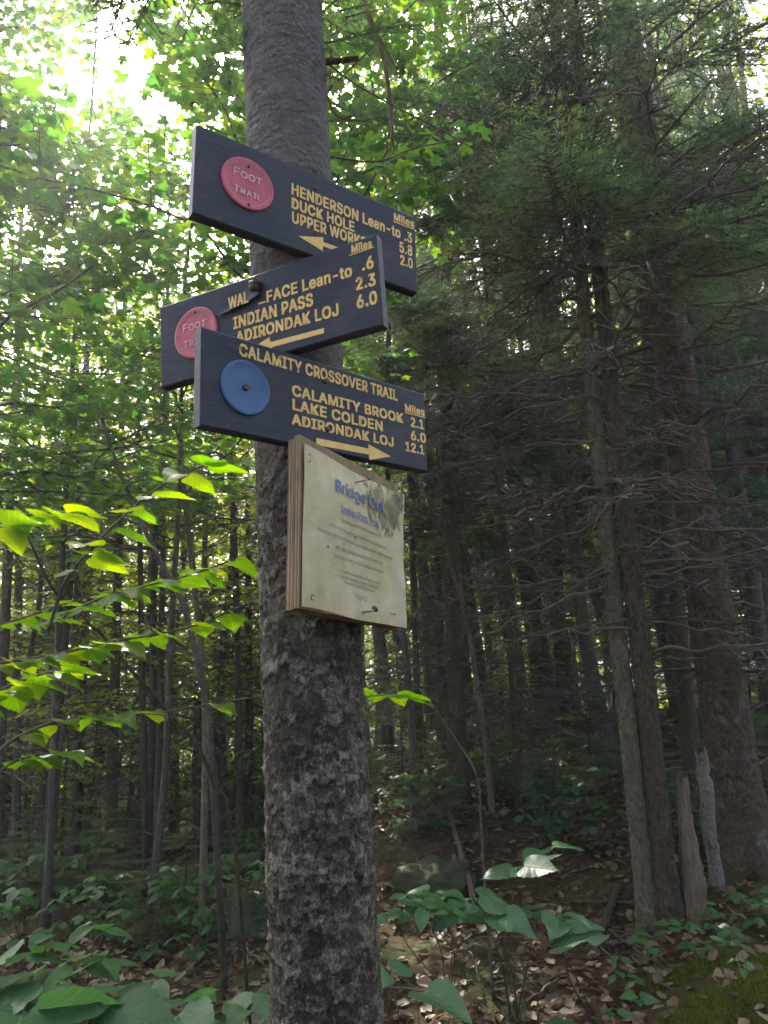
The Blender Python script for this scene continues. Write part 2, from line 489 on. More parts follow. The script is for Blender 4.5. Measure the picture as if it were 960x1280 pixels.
def sign_mat():
    m, nt, out = new_mat('painted_sign_board')
    tc = N(nt, 'ShaderNodeTexCoord'); co = tc.outputs['Object']
    g = noise(nt, co, 14, 7, 0.7, 0.3, (1, 1, 9)); s = noise(nt, co, 40, 6, 0.7)
    c = ramp(nt, g, [(0.3, (0.013, 0.018, 0.029)), (0.7, (0.033, 0.040, 0.057))])
    c = mixc(nt, ramp(nt, s, [(0.60, (0,) * 3), (0.72, (0.5,) * 3)]), c, (0.075, 0.075, 0.075))
    w_ = noise(nt, co, 9, 8, 0.75, 0.8)
    c = mixc(nt, ramp(nt, w_, [(0.52, (0,) * 3), (0.68, (0.6,) * 3)]), c, (0.055, 0.048, 0.042))
    fl = noise(nt, co, 160, 3, 0.5, 0.0, (0.15, 1, 1.6))
    c = mixc(nt, ramp(nt, fl, [(0.70, (0,) * 3), (0.74, (0.5,) * 3)]), c, (0.11, 0.10, 0.09))
    b = N(nt, 'ShaderNodeBsdfPrincipled'); b.inputs['Roughness'].default_value = 0.55
    b.inputs['Specular IOR Level'].default_value = 0.22
    nt.links.new(c, b.inputs['Base Color']); nt.links.new(bump(nt, g, 0.25, 0.002), b.inputs['Normal'])
    nt.links.new(b.outputs[0], out.inputs[0])
    return m
M['sign'] = sign_mat()

def letter_mat():
    m, nt, out = new_mat('yellow_lettering')
    tc = N(nt, 'ShaderNodeTexCoord'); co = tc.outputs['Object']
    n1 = noise(nt, co, 60, 6, 0.7); n2 = noise(nt, co, 22, 5, 0.7, 0.4)
    c = ramp(nt, n1, [(0.3, (0.54, 0.34, 0.075)), (0.7, (0.72, 0.50, 0.16))])
    c = mixc(nt, ramp(nt, n2, [(0.61, (0,) * 3), (0.67, (0.85,) * 3)]), c, (0.09, 0.075, 0.05))
    b = N(nt, 'ShaderNodeBsdfPrincipled'); b.inputs['Roughness'].default_value = 0.6
    nt.links.new(c, b.inputs['Base Color'])
    nt.links.new(b.outputs[0], out.inputs[0])
    return m
M['letter'] = letter_mat()
M['red'] = plain_mat('red_plastic_disc', (0.38, 0.05, 0.075), 0.42, 0.30, 16, bstr=0.1)
M['red_letter'] = plain_mat('faded_disc_lettering', (0.58, 0.33, 0.34), 0.5, 0.2, 60)
M['blue'] = plain_mat('blue_plastic_disc', (0.011, 0.068, 0.17), 0.42, 0.35, 16, bstr=0.1)
M['steel'] = plain_mat('weathered_nail', (0.22, 0.21, 0.20), 0.45, 0.3, 60, 0.8)
M['rust'] = plain_mat('dark_rust', (0.045, 0.03, 0.022), 0.7, 0.4, 60)
M['blue_ink'] = plain_mat('blue_ink', (0.045, 0.09, 0.24), 0.5, 0.2, 60)
M['grey_ink'] = plain_mat('faded_ink', (0.085, 0.085, 0.10), 0.5, 0.25, 90)

def ply_mat():
    m, nt, out = new_mat('plywood')
    tc = N(nt, 'ShaderNodeTexCoord'); co = tc.outputs['Object']
    sx = N(nt, 'ShaderNodeSeparateXYZ'); nt.links.new(co, sx.inputs[0])
    ad = N(nt, 'ShaderNodeMath', operation='MULTIPLY'); nt.links.new(sx.outputs['Y'], ad.inputs[0]); ad.inputs[1].default_value = 1500.0
    sn = N(nt, 'ShaderNodeMath', operation='SINE'); nt.links.new(ad.outputs[0], sn.inputs[0])
    n1 = noise(nt, co, 60, 7, 0.7, 0.3, (1, 1, 0.25))
    mp = N(nt, 'ShaderNodeMath', operation='MULTIPLY_ADD'); nt.links.new(sn.outputs[0], mp.inputs[0]); mp.inputs[1].default_value = 0.20
    nt.links.new(n1, mp.inputs[2])
    c = ramp(nt, mp.outputs[0], [(0.2, (0.065, 0.045, 0.024)), (0.55, (0.20, 0.14, 0.07)), (0.9, (0.33, 0.24, 0.13))])
    b = N(nt, 'ShaderNodeBsdfPrincipled'); b.inputs['Roughness'].default_value = 0.85
    nt.links.new(c, b.inputs['Base Color']); nt.links.new(bump(nt, mp.outputs[0], 0.5, 0.003), b.inputs['Normal'])
    nt.links.new(b.outputs[0], out.inputs[0])
    return m
M['ply'] = ply_mat()

def paper_mat(w, h):
    m, nt, out = new_mat('aged_laminated_paper')
    tc = N(nt, 'ShaderNodeTexCoord'); co = tc.outputs['Object']
    n1 = noise(nt, co, 14, 6, 0.65, 0.5); n2 = noise(nt, co, 45, 7, 0.75, 0.6, (1, 1, 0.6))
    c = ramp(nt, n1, [(0.3, (0.27, 0.22, 0.125)), (0.7, (0.42, 0.36, 0.235))])
    sx = N(nt, 'ShaderNodeSeparateXYZ'); nt.links.new(co, sx.inputs[0])
    # water stain round the upper right corner and down the right edge
    def mth(op, a, b=None, c_=None):
        k = N(nt, 'ShaderNodeMath', operation=op)
        for s, v in zip(k.inputs, (a, b, c_)):
            if v is None: continue
            if isinstance(v, (int, float)): s.default_value = v
            else: nt.links.new(v, s)
        return k.outputs[0]
    dx = mth('MULTIPLY', mth('SUBTRACT', sx.outputs['X'], w * 0.80), 1 / (0.24 * w))
    dz = mth('MULTIPLY', mth('SUBTRACT', sx.outputs['Z'], h * 0.80), 1 / (0.20 * h))
    r = mth('SQRT', mth('ADD', mth('MULTIPLY', dx, dx), mth('MULTIPLY', dz, dz)))
    r = mth('ADD', r, mth('MULTIPLY', mth('SUBTRACT', n2, 0.5), 2.4))
    st = ramp(nt, r, [(0.70, (0.98,) * 3), (1.10, (0,) * 3)])
    c = mixc(nt, st, c, ramp(nt, n2, [(0.35, (0.035, 0.026, 0.014)), (0.55, (0.10, 0.078, 0.035)), (0.68, (0.36, 0.31, 0.15))]))
    b = N(nt, 'ShaderNodeBsdfPrincipled'); b.inputs['Roughness'].default_value = 0.34
    b.inputs['Specular IOR Level'].default_value = 0.35
    nt.links.new(c, b.inputs['Base Color']); nt.links.new(bump(nt, n1, 0.35, 0.006), b.inputs['Normal'])
    nt.links.new(b.outputs[0], out.inputs[0])
    return m
# ------------------------------------------------------------------ ground
def nonuni(lo, hi, c0, c1, fine, grow=1.12):
    mid = list(np.arange(c0, c1, fine))
    a = c1; s = fine; right = []
    while a < hi:
        right.append(a); s *= grow; a += s
    right.append(hi)
    a = c0; s = fine; left = []
    while a > lo:
        s *= grow; a -= s
        if a > lo: left.append(a)
    left.append(lo)
    return np.array(left[::-1] + mid + right)

gx = nonuni(-260, 260, -5, 5, 0.05); gy = nonuni(-120, 320, 1.5, 11, 0.05)
X, Y = np.meshgrid(gx, gy, indexing='ij')
Z = ground_z(X, Y)
nb = (np.abs(X) < 6) & (Y > 1) & (Y < 13)
Z = Z + np.where(nb, 0.045 * fbm(X * 9, Y * 9, oct=3, s=21), 0)
V = np.stack([X, Y, Z], -1).reshape(-1, 3)
ii = np.arange(len(gx) - 1)[:, None] * len(gy) + np.arange(len(gy) - 1)[None]
G = np.stack([ii, ii + len(gy), ii + len(gy) + 1, ii + 1], -1).reshape(-1, 4)
tag(link('ground', build_mesh('ground', V, G, M['ground'])), 'brown forest floor of soil and leaf litter rising to the right', kind='structure')

# ------------------------------------------------------------------ leaf shapes (x across, y to the tip, z up)
def leaf_maple():
    half = [(0.0, 0.02), (0.13, -0.05), (0.27, -0.06), (0.40, 0.06), (0.29, 0.15), (0.40, 0.22), (0.60, 0.42), (0.47, 0.44), (0.44, 0.53),
            (0.30, 0.47), (0.21, 0.46), (0.20, 0.62), (0.27, 0.72), (0.14, 0.76), (0.0, 1.0)]
    o = half + [(-x, y) for x, y in half[-2:0:-1]]
    V = np.array([(0, 0.25)] + o)
    z = -0.20 * np.abs(V[:, 0]) - 0.18 * np.clip(V[:, 1] - 0.3, 0, 1) ** 2
    V = np.column_stack([V, z]); n = len(o)
    k = np.arange(n)
    return V, np.stack([np.zeros(n, int), 1 + k, 1 + (k + 1) % n], -1)

def leaf_grid(outline, nl=10, nw=4, fold=0.25, droop=0.25, corr=0.02, teeth=0.0, wave=0.0, veins=7, seed=0):
    V = []; t = np.linspace(0, 1, nl + 1)
    for i, a in enumerate(t):
        wdt = outline(a)
        for j in range(-nw, nw + 1):
            s = j / nw
            wj = wdt * (1 + (teeth if (i % 2 and abs(j) == nw) else 0))
            x = s * wj
            y = a - 0.12 * abs(s) * wdt * (1 - a) * 2 * (1 if a < 0.5 else 0)
            z = fold * abs(x) - droop * a * a + corr * math.cos((a * veins - abs(s) * 1.6) * 2 * math.pi) * min(1, abs(s) * 3) * (1 - abs(s) * 0.3)
            z += wave * math.sin(a * 9 + seed) * s
            V.append((x, y, z))
    V = np.array(V); w = 2 * nw + 1
    i = np.arange(nl)[:, None] * w + np.arange(2 * nw)[None]
    return V, np.stack([i, i + 1, i + w + 1, i + w], -1).reshape(-1, 4)

def heart(a): return 0.43 * (max(0.0, math.sin(math.pi * (a * 0.93 + 0.07) ** 0.62))) * (1.0 - 0.22 * a) + 0.004
def ovate(a): return 0.24 * max(0.0, math.sin(math.pi * a ** 0.85)) + 0.003

def leaf_mesh(name, VF, mat):
    return build_mesh(name, VF[0], VF[1], mat, True)

HOB = [leaf_mesh('hobblebush_leaf', leaf_grid(heart, 20, 5, f, d, 0.012, 0.07, wv, 7, s), M['hobble'])
       for f, d, wv, s in ((0.10, 0.10, 0.02, 0), (0.2, 0.22, 0.04, 1), (-0.12, 0.30, 0.03, 2), (0.28, 0.05, 0.02, 3))]
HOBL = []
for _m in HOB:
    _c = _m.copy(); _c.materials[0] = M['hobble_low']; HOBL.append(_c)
HERB = [leaf_mesh('seedling_leaf', leaf_grid(f0, 8, 3, f, d, 0.012, 0.04, 0.02, 6, s), M['herb'])
        for f0, f, d, s in ((heart, 0.10, 0.15, 0), (ovate, 0.18, 0.25, 1), (heart, -0.05, 0.25, 2), (ovate, 0.05, 0.12, 3))]
MAPV, MAPF = leaf_maple()
MAPLE = []
for k in range(4):
    v = MAPV.copy(); v[:, 2] += 0.10 * np.sin(v[:, 0] * (4 + k) + k) + 0.05 * np.cos(v[:, 1] * 7 + k)
    MAPLE.append(build_mesh('maple_leaf', v, MAPF, M['maple'], True))
SIMV, SIMF = leaf_grid(ovate, 3, 1, 0.25, 0.2, 0.0)
SIMV = SIMV * np.array([1.35, 1, 1])

def frames(D, Nn):
    """tip directions, rough normals -> matrices (n,3,3) with columns x, tip, normal"""
    D = D / (np.linalg.norm(D, axis=1)[:, None] + 1e-9)
    Xx = np.cross(D, Nn); Xx /= np.linalg.norm(Xx, axis=1)[:, None] + 1e-9
    Nn = np.cross(Xx, D)
    return np.stack([Xx, D, Nn], -1)

def scatter_leaves(V0, F0, P, D, Nn, S, name, mat):
    R = frames(D, Nn)
    V = np.einsum('nij,vj->nvi', R, V0) * S[:, None, None] + P[:, None]
    F = F0[None] + (np.arange(len(P)) * len(V0))[:, None, None]
    return build_mesh(name, V.reshape(-1, 3), F.reshape(-1, F0.shape[1]), mat, True)

def leaf_matrix(p, d, n, s):
    R = frames(np.array([d]), np.array([n]))[0] * s
    return Matrix([[*R[i], p[i]] for i in range(3)] + [[0, 0, 0, 1]])

def wob(path, amp, seed, freq=0.9):
    path = np.asarray(path, float).copy()
    t = np.arange(len(path)) * freq
    for k in range(3):
        path[:, k] += amp * (vnoise(t, np.full(len(t), seed * 1.7 + k * 9.1), None, 5) - 0.5) * 2 * np.minimum(1, np.arange(len(path)) / 3)
    return path

# ------------------------------------------------------------------ conifer pieces
def make_bough(seed, needle_step, n_lat, needle_len, needle_w):
    """1 m spray of needles along +X, flat in XY, drooping in Z"""
    rg = np.random.default_rng(seed)
    mb_t = []; nP = []; nD = []
    def sag(x): return -0.12 * x * x + 0.05 * np.sin(x * 4 + seed)
    main = np.array([[x, 0.03 * math.sin(3 * x + seed), sag(x)] for x in np.linspace(0, 1, 9)])
    mb_t.append((main, np.linspace(0.010, 0.002, 9), 4))
    twigs = []
    for i in range(n_lat):
        t = 0.16 + 0.8 * (i + rg.random() * 0.7) / n_lat
        side = 1 if i % 2 else -1
        L = (0.40 * (1 - t) + 0.09) * rg.uniform(0.5, 1.15)
        a = math.radians(rg.uniform(42, 66)) * side
        p0 = np.array([t, 0.03 * math.sin(3 * t + seed), sag(t)])
        d = np.array([math.cos(a), math.sin(a), rg.uniform(-0.25, 0.12)])
        p1 = p0 + d * L + np.array([0.05 * L, 0, -0.12 * L])
        twigs.append((p0, p1))
        if L > 0.16:
            for q in range(3):
                u = rg.uniform(0.25, 0.8); s2 = rg.choice([-1, 1])
                a2 = a + s2 * math.radians(rg.uniform(35, 60)); l2 = L * rg.uniform(0.25, 0.45)
                q0 = p0 + (p1 - p0) * u
                twigs.append((q0, q0 + np.array([math.cos(a2), math.sin(a2), rg.uniform(-0.3, 0.1)]) * l2))
    twigs.append((main[5], main[8] + np.array([0.05, 0, -0.01])))
    for p0, p1 in twigs:
        mb_t.append((np.array([p0, (p0 + p1) / 2 + [0, 0, 0.004], p1]), [0.0032, 0.0025, 0.001], 3))
        L = np.linalg.norm(p1 - p0); n = max(3, int(L / needle_step))
        d = (p1 - p0) / L
        sd = nrm(np.cross(d, [0, 0, 1])); up = np.cross(sd, d)
        for k in range(n):
            u = (k + rg.random()) / n
            ph = rg.uniform(-0.5, 0.9) * math.pi
            lat = sd * math.cos(ph) + up * math.sin(ph)
            nP.append(p0 + (p1 - p0) * u); nD.append(nrm(d * rg.uniform(0.5, 1.0) + lat * rg.uniform(0.8, 1.1)))
    nP = np.array(nP); nD = np.array(nD)
    sdv = np.cross(nD, rg.normal(size=nD.shape)); sdv /= np.linalg.norm(sdv, axis=1)[:, None]
    ln = needle_len * rg.uniform(0.7, 1.2, len(nP))[:, None]
    Vn = np.stack([nP - sdv * needle_w / 2, nP + sdv * needle_w / 2, nP + nD * ln + sdv * needle_w * 0.2, nP + nD * ln - sdv * needle_w * 0.2], 1).reshape(-1, 3)
    Fn = np.arange(len(nP) * 4).reshape(-1, 4)
    Vt = []; Ft = []; k = 0
    for p, r, s in mb_t:
        v, f = tube(p, r, s, cap=False)
        Vt.append(v); Ft.append(f[0] + k); k += len(v)
    return np.concatenate(Vt), np.concatenate(Ft), Vn, Fn

BOUGH_DATA = [make_bough(s, 0.0036, 40, 0.021, 0.0034) for s in (1, 2, 3, 4, 5)]
FARB_DATA = [make_bough(s, 0.020, 22, 0.046, 0.013) for s in (11, 12, 13)]
def bough_mesh(d, needle):
    Vt, Ft, Vn, Fn = d
    return build_mesh('bough', np.concatenate([Vt, Vn]), np.concatenate([Ft, Fn + len(Vt)]), [M['twig'], needle], True,
                      np.concatenate([np.zeros(len(Ft)), np.ones(len(Fn))]))
BOUGHS = [bough_mesh(d, M['needle']) for d in BOUGH_DATA]

def make_limb(seed, twigs=15):
    """bare dead branch of length 1 along +X"""
    rg = np.random.default_rng(seed + 100)
    mb = MB()
    n = 10
    main = np.array([[x, 0, 0] for x in np.linspace(0, 1, n)])
    main[:, 1] += 0.018 * np.sin(np.linspace(0, 3 + rg.random() * 2, n) + rg.random() * 3) + 0.008 * rg.normal(size=n)
    main[:, 2] += -0.10 * np.linspace(0, 1, n) ** 2 + 0.015 * rg.normal(size=n)
    main[0] = 0
    mb.add(*tube(main, np.linspace(0.0105, 0.002, n), 5))
    for k in range(twigs):
        t = rg.uniform(0.2, 0.95); i = int(t * (n - 1)); p = main[i]
        a = math.radians(rg.uniform(25, 65)) * rg.choice([-1, 1]); L = rg.uniform(0.12, 0.42) * (1.1 - t * 0.7)
        d = np.array([math.cos(a), math.sin(a), rg.uniform(-0.35, 0.25)])
        e = p + d * L + np.array([0, 0, -0.03])
        mb.add(*tube(np.array([p, p + d * L * 0.5 + rg.normal(size=3) * 0.01, e]), [0.0045, 0.003, 0.001], 3, cap=False))
        for q in range(2):
            b = p + d * L * rg.uniform(0.35, 0.85)
            mb.add(*tube(np.array([b, b + nrm(d + rg.normal(size=3) * 0.7) * L * 0.35]), [0.0022, 0.0008], 3, cap=False))
    return mb.mesh('dead_branch', M['dead_twig'])
LIMBS = [make_limb(s) for s in range(8)]

def dir_matrix(p, d, s, roll=0.0):
    """+X along d, +Z roughly up"""
    x = nrm(d); y = nrm(np.cross([0, 0, 1], x)) if abs(x[2]) < 0.99 else np.array([0, 1.0, 0]); z = np.cross(x, y)
    c, sn = math.cos(roll), math.sin(roll)
    y, z = y * c + z * sn, z * c - y * sn
    return Matrix([[x[i] * s, y[i] * s, z[i] * s, p[i]] for i in range(3)] + [[0, 0, 0, 1]])

def trunk_profile(base, lean, H, r0, r1, n, seed, bend=0.05, flare=0.35, below=0.25):
    """path relative to base"""
    z = np.concatenate([[-below], np.linspace(0, 1, n) ** 1.25 * H])
    path = np.stack([lean[0] * z, lean[1] * z, z], 1)
    t = np.clip(z / H, 0, 1)
    path[:, 0] += bend * (vnoise(z * 0.35, np.full_like(z, seed * 3.3), None, 2) - 0.5) * np.minimum(1, np.clip(z, 0, 9) / 1.5)
    path[:, 1] += bend * (vnoise(z * 0.35, np.full_like(z, seed * 5.1 + 50), None, 2) - 0.5) * np.minimum(1, np.clip(z, 0, 9) / 1.5)
    rad = r0 + (r1 - r0) * t
    rad = rad * (1 + flare * np.exp(-np.clip(z, 0, 99) / (r0 * 2.2)))
    return path, rad

def trunk_at(path, z):
    return np.array([np.interp(z, path[:, 2], path[:, 0]), np.interp(z, path[:, 2], path[:, 1]), z])

def plate_bark(path, rad, sides, seed, depth, cw, chh, dense=None, sharp=0.3):
    """trunk tube with real flaky bark plates"""
    zz = path[:, 2] if dense is None else dense
    px_ = np.interp(zz, path[:, 2], path[:, 0]); py_ = np.interp(zz, path[:, 2], path[:, 1]); rr = np.interp(zz, path[:, 2], rad)
    th = np.linspace(0, 2 * math.pi, sides, endpoint=False)
    TH, ZZ = np.meshgrid(th, zz); RR = np.repeat(rr[:, None], sides, 1)
    circ = 2 * math.pi * rr.mean()
    nu = max(6, int(round(circ / cw)))
    wu = 2.4 * fbm(np.cos(TH) * 5 + 9, np.sin(TH) * 5, ZZ * 0.25 / chh, 4, seed)
    wv = 2.6 * fbm(np.cos(TH) * 5 + 29, np.sin(TH) * 5, ZZ * 0.25 / chh, 4, seed + 4)
    U = TH / (2 * math.pi) * nu + wu; W = ZZ / chh + wv
    iu, iv = np.floor(U), np.floor(W)
    f1 = np.full(U.shape, 9.0); f2 = np.full(U.shape, 9.0); idc = np.zeros(U.shape); tilt = np.zeros(U.shape)
    for a in (-1, 0, 1):
        for b in (-1, 0, 1):
            cu = iu + a; cv = iv + b
            m = np.mod(cu, nu)
            du = cu + 0.15 + 0.7 * _hash(m, cv, m * 0, seed) - U; dv = cv + 0.15 + 0.7 * _hash(m, cv, m * 0 + 1, seed) - W
            d = np.sqrt(du * du + dv * dv); hid = _hash(m, cv, m * 0 + 2, seed)
            nearer = d < f1
            f2 = np.where(nearer, f1, np.minimum(f2, d)); idc = np.where(nearer, hid, idc); tilt = np.where(nearer, du * (_hash(m, cv, m * 0 + 3, seed) - 0.5) + dv * (_hash(m, cv, m * 0 + 4, seed) - 0.3), tilt); f1 = np.where(nearer, d, f1)
    plate = sstep(0.0, 0.07, f2 - f1 + 0.05 * fbm(np.cos(TH) * rr.mean() / 0.004, np.sin(TH) * rr.mean() / 0.004, ZZ / 0.004, 2, seed + 2)) * (0.25 + 0.75 * idc) + 1.1 * tilt
    fine = fbm(np.cos(TH) * rr.mean() / 0.006, np.sin(TH) * rr.mean() / 0.006, ZZ / 0.006, 3, seed + 7)
    med = fbm(np.cos(TH) * rr.mean() / 0.03, np.sin(TH) * rr.mean() / 0.03, ZZ / 0.04, 3, seed + 17)
    return TH, ZZ, RR, px_, py_, plate, fine, med, idc

def conifer(label, base, lean, r0, mat, H=14.0, crown_z=3.4, n_bough=70, n_dead=22, seed=1, group=None, dead_z=(0.9, 5.0), blen=1.7, sides=20, name='spruce_tree', plates=None, amin=-180, amax=180):
    rg = np.random.default_rng(seed + 500)
    root = thing(name, label, 'tree', base, group)
    path, rad = trunk_profile(base, lean, H, r0, r0 * 0.30, 34, seed)
    if plates:
        dense = np.concatenate([[-0.25], np.linspace(0, 4.4, 330), np.linspace(4.5, H, 30)])
        TH, ZZ, RR, px_, py_, plate, fine, med, idc = plate_bark(path, rad, 110, seed, *plates, dense)
        RR = RR * (1 + 0.10 * np.exp(-np.clip(ZZ, 0, 9) / 0.35) * np.sin(TH * 5 + seed)) + plates[0] * (plate - 0.5) + plates[0] * 0.5 * fine + plates[0] * med
        Vv = np.stack([px_[:, None] + np.cos(TH) * RR, py_[:, None] + np.sin(TH) * RR, ZZ], -1).reshape(-1, 3)
        n = len(dense); s = 110
        i = np.arange(n - 1)[:, None] * s; j = np.arange(s)[None]; j2 = (j + 1) % s
        me = build_mesh('trunk', Vv, np.stack([i + j, i + j2, i + s + j2, i + s + j], -1).reshape(-1, 4), mat)
    else:
        v, f = tube(path, rad, sides, rough=0.10, seed=seed)
        me = MB().add(v, f).mesh('trunk', mat)
    link('trunk', me, root)
    for k in range(n_dead):
        z = rg.uniform(*dead_z); a = rg.uniform(0, 2 * math.pi)
        p = trunk_at(path, z); d = np.array([math.cos(a), math.sin(a), rg.uniform(-0.25, 0.15)])
        L = rg.uniform(0.4, 1.0) * blen * (0.55 + 0.5 * min(1, z / 4))
        link('dead_branch', LIMBS[rg.integers(len(LIMBS))], root, dir_matrix(p + d * r0 * 0.6, d, L, rg.uniform(-0.6, 0.6)))
    for k in range(n_bough):
        u = (k + rg.random()) / n_bough
        z = crown_z + (H - crown_z) * u ** 1.5
        a = math.radians(rg.uniform(amin, amax))
        p = trunk_at(path, z); d = np.array([math.cos(a), math.sin(a), rg.uniform(-0.30, 0.10) + 0.35 * u])
        L = blen * (1 - 0.8 * u) * rg.uniform(0.65, 1.15)
        link('bough', BOUGHS[rg.integers(len(BOUGHS))], root, dir_matrix(p + d * r0 * 0.5, d, L, rg.uniform(-0.35, 0.35)))
    return root

def px_conifer(label, bpx, upx, wpx, mat, Y=None, **kw):
    base = ground_hit(*bpx) if Y is None else None
    if base is None:
        base = at(bpx[0], bpx[1], Y); base[2] = float(ground_z(base[0], base[1]))
    up = at(upx[0], upx[1], base[1])
    lean = (up - base)[:2] / (up[2] - base[2])
    depth = (base - CAM) @ CF
    return conifer(label, base, lean, wpx / 2 * depth / F_PX, mat, **kw)
# ------------------------------------------------------------------ the sign tree (a spruce trunk carrying the signs)
TD = 1.12                                   # distance of its axis, from the 0.28 m wide sheet of paper nailed to it
ta, tb = at(410, 1280, TD), at(352.5, 0, TD)
lean = (tb - ta)[:2] / (tb[2] - ta[2])
tz = float(ground_z(ta[0], TD))
tbase = np.array([ta[0] + lean[0] * (tz - ta[2]), TD + lean[1] * (tz - ta[2]), tz])
R_TRUNK = 0.0735
sign_tree = thing('sign_tree', 'spruce trunk in front with flaking grey bark carrying the trail signs', 'tree', tbase)
H = 12.0
dense = np.concatenate([[-0.2], np.linspace(0, 0.8, 40), np.linspace(0.803, 3.2, 900), np.linspace(3.25, H, 30)])
spath = np.stack([lean[0] * dense, lean[1] * dense, dense], 1)
srad = R_TRUNK * (1 + 0.5 * np.exp(-np.clip(dense, 0, 9) / 0.18)) * (1 - 0.6 * np.clip((dense - 3.2) / H, 0, 1))
SID = 230
TH, ZZ, RR, px_, py_, plate, fine, med, idc = plate_bark(spath, srad, SID, 3, 0.004, 0.027, 0.019, dense)
_, _, _, _, _, plate3, _, _, idc3 = plate_bark(spath, srad, SID, 13, 0.004, 0.012, 0.009, dense)
_, _, _, _, _, plate2, _, _, idc2 = plate_bark(spath, srad, SID, 8, 0.004, 0.018, 0.0065, dense)
upper = sstep(1.95, 2.35, ZZ + 0.25 * fbm(np.cos(TH) * 3, np.sin(TH) * 3, ZZ * 4, 3, 71))
rel = (1 - upper) * (0.0030 * (plate - 0.5) + 0.0022 * (plate3 - 0.5) + 0.0026 * fine + 0.0032 * med) + upper * (0.0024 * (plate2 - 0.5) + 0.0018 * fine + 0.004 * med)
rel = rel + 0.006 * fbm(np.cos(TH) * 2, np.sin(TH) * 2, ZZ * 5, 2, 61)
tone = (1 - upper) * (0.5 * idc + 0.5 * idc3) + upper * (0.25 + 0.5 * idc2)
RR = RR + rel
Vv = np.stack([px_[:, None] + np.cos(TH) * RR, py_[:, None] + np.sin(TH) * RR, ZZ], -1).reshape(-1, 3)
n = len(dense); i = np.arange(n - 1)[:, None] * SID; j = np.arange(SID)[None]; j2 = (j + 1) % SID
sme = build_mesh('trunk', Vv, np.stack([i + j, i + j2, i + SID + j2, i + SID + j], -1).reshape(-1, 4), M['bark_sign'])
sat = sme.attributes.new('tone', 'FLOAT', 'POINT'); sat.data.foreach_set('value', tone.ravel().astype(np.float32))
link('trunk', sme, sign_tree)
# its own branches near the top of the picture: a short stub, needle sprays and thin dead twigs
def on_trunk(px, py):
    p = at(px, py, TD)
    return p - tbase
p = on_trunk(400, 78); q = on_trunk(448, 73)
link('branch_stub', MB().add(*tube(spline([p, (p + q) / 2, q], 7), np.linspace(0.0065, 0.0045, 7), 8, rough=0.2)).mesh('branch_stub', M['bark_dark']), sign_tree)
for (x0, y0, x1, y1, L) in ((398, 50, 520, 40, 0.16), (330, 60, 255, 95, 0.12), (335, 90, 262, 40, 0.13), (400, 95, 430, 110, 0.07), (320, 20, 250, 50, 0.14), (405, 18, 470, -20, 0.16)):
    p = on_trunk(x0, y0); q = on_trunk(x1, y1); d = q - p
    link('bough', BOUGHS[int(x0) % 5], sign_tree, dir_matrix(p, d + np.array([0, -0.03, 0]), np.linalg.norm(d) * 1.1, 0.5))
for pts in (((405, 75), (440, 92), (500, 115), (560, 135), (640, 170)), ((410, 120), (420, 134), (450, 130), (480, 112)), ((412, 196), (470, 192), (520, 165), (585, 142)),
            ((306, 130), (290, 110), (262, 90), (240, 70)), ((322, 150), (312, 120), (304, 90))):
    pp = np.array([on_trunk(a, b) + np.array([0, 0.02 * k, 0]) for k, (a, b) in enumerate(pts)])
    link('dead_twig', MB().add(*tube(spline(pp, 14), np.linspace(0.0022, 0.0009, 14), 5)).mesh('dead_twig', M['dead_twig']), sign_tree)
rg = np.random.default_rng(77)
for k in range(60):
    z = rg.uniform(3.6, 11.5); a = rg.uniform(0, 6.28)
    d = np.array([math.cos(a), math.sin(a), rg.uniform(-0.2, 0.3)])
    link('bough', BOUGHS[k % 5], sign_tree, dir_matrix(np.array([lean[0] * z, lean[1] * z, z]) + d * 0.05, d, 1.3 * (1 - z / 16) * rg.uniform(0.7, 1.1), rg.uniform(-0.3, 0.3)))

# ------------------------------------------------------------------ lettering
import os
FONT = None
try:
    _p = os.path.join(bpy.utils.system_resource('DATAFILES', path='fonts'), 'Inter.woff2')   # ships with Blender itself
    if os.path.exists(_p): FONT = bpy.data.fonts.load(_p)
except Exception:
    FONT = None
def text_data(body, bold=0.018):
    cu = bpy.data.curves.new('txt', 'FONT'); cu.body = body
    if FONT: cu.font = FONT
    cu.size = 1.0; cu.resolution_u = 3
    cu.space_character = 1.0 + 1.6 * bold
    o = bpy.data.objects.new('txt', cu); COL.objects.link(o)
    dg = bpy.context.evaluated_depsgraph_get(); dg.update()
    me = bpy.data.meshes.new_from_object(o.evaluated_get(dg))
    V = np.array([v.co[:] for v in me.vertices])
    F = [np.array(pl.vertices[:]) for pl in me.polygons]
    bpy.data.objects.remove(o); bpy.data.curves.remove(cu); bpy.data.meshes.remove(me)
    T = []
    for f in F:
        for k in range(1, len(f) - 1): T.append((f[0], f[k], f[k + 1]))
    T = np.array(T); V[:, 2] = 0
    if bold > 0:                                  # heavier strokes: the same glyphs, spread a little, each a hair's breadth above the last
        Vs, Ts = [], []
        for q, (dx, dy) in enumerate(((0, 0), (1, 0.75), (-1, 0.75), (1, -0.75), (-1, -0.75))):
            W = V.copy(); W[:, 0] += dx * bold; W[:, 1] += dy * bold; W[:, 2] = q
            Vs.append(W); Ts.append(T + q * len(V))
        V = np.concatenate(Vs); T = np.concatenate(Ts)
    return V, T

CAPH = {}
def cap_height(bold):
    if bold not in CAPH:
        v, _ = text_data('H', bold); CAPH[bold] = v[:, 1].max() - v[:, 1].min()
    return CAPH[bold]

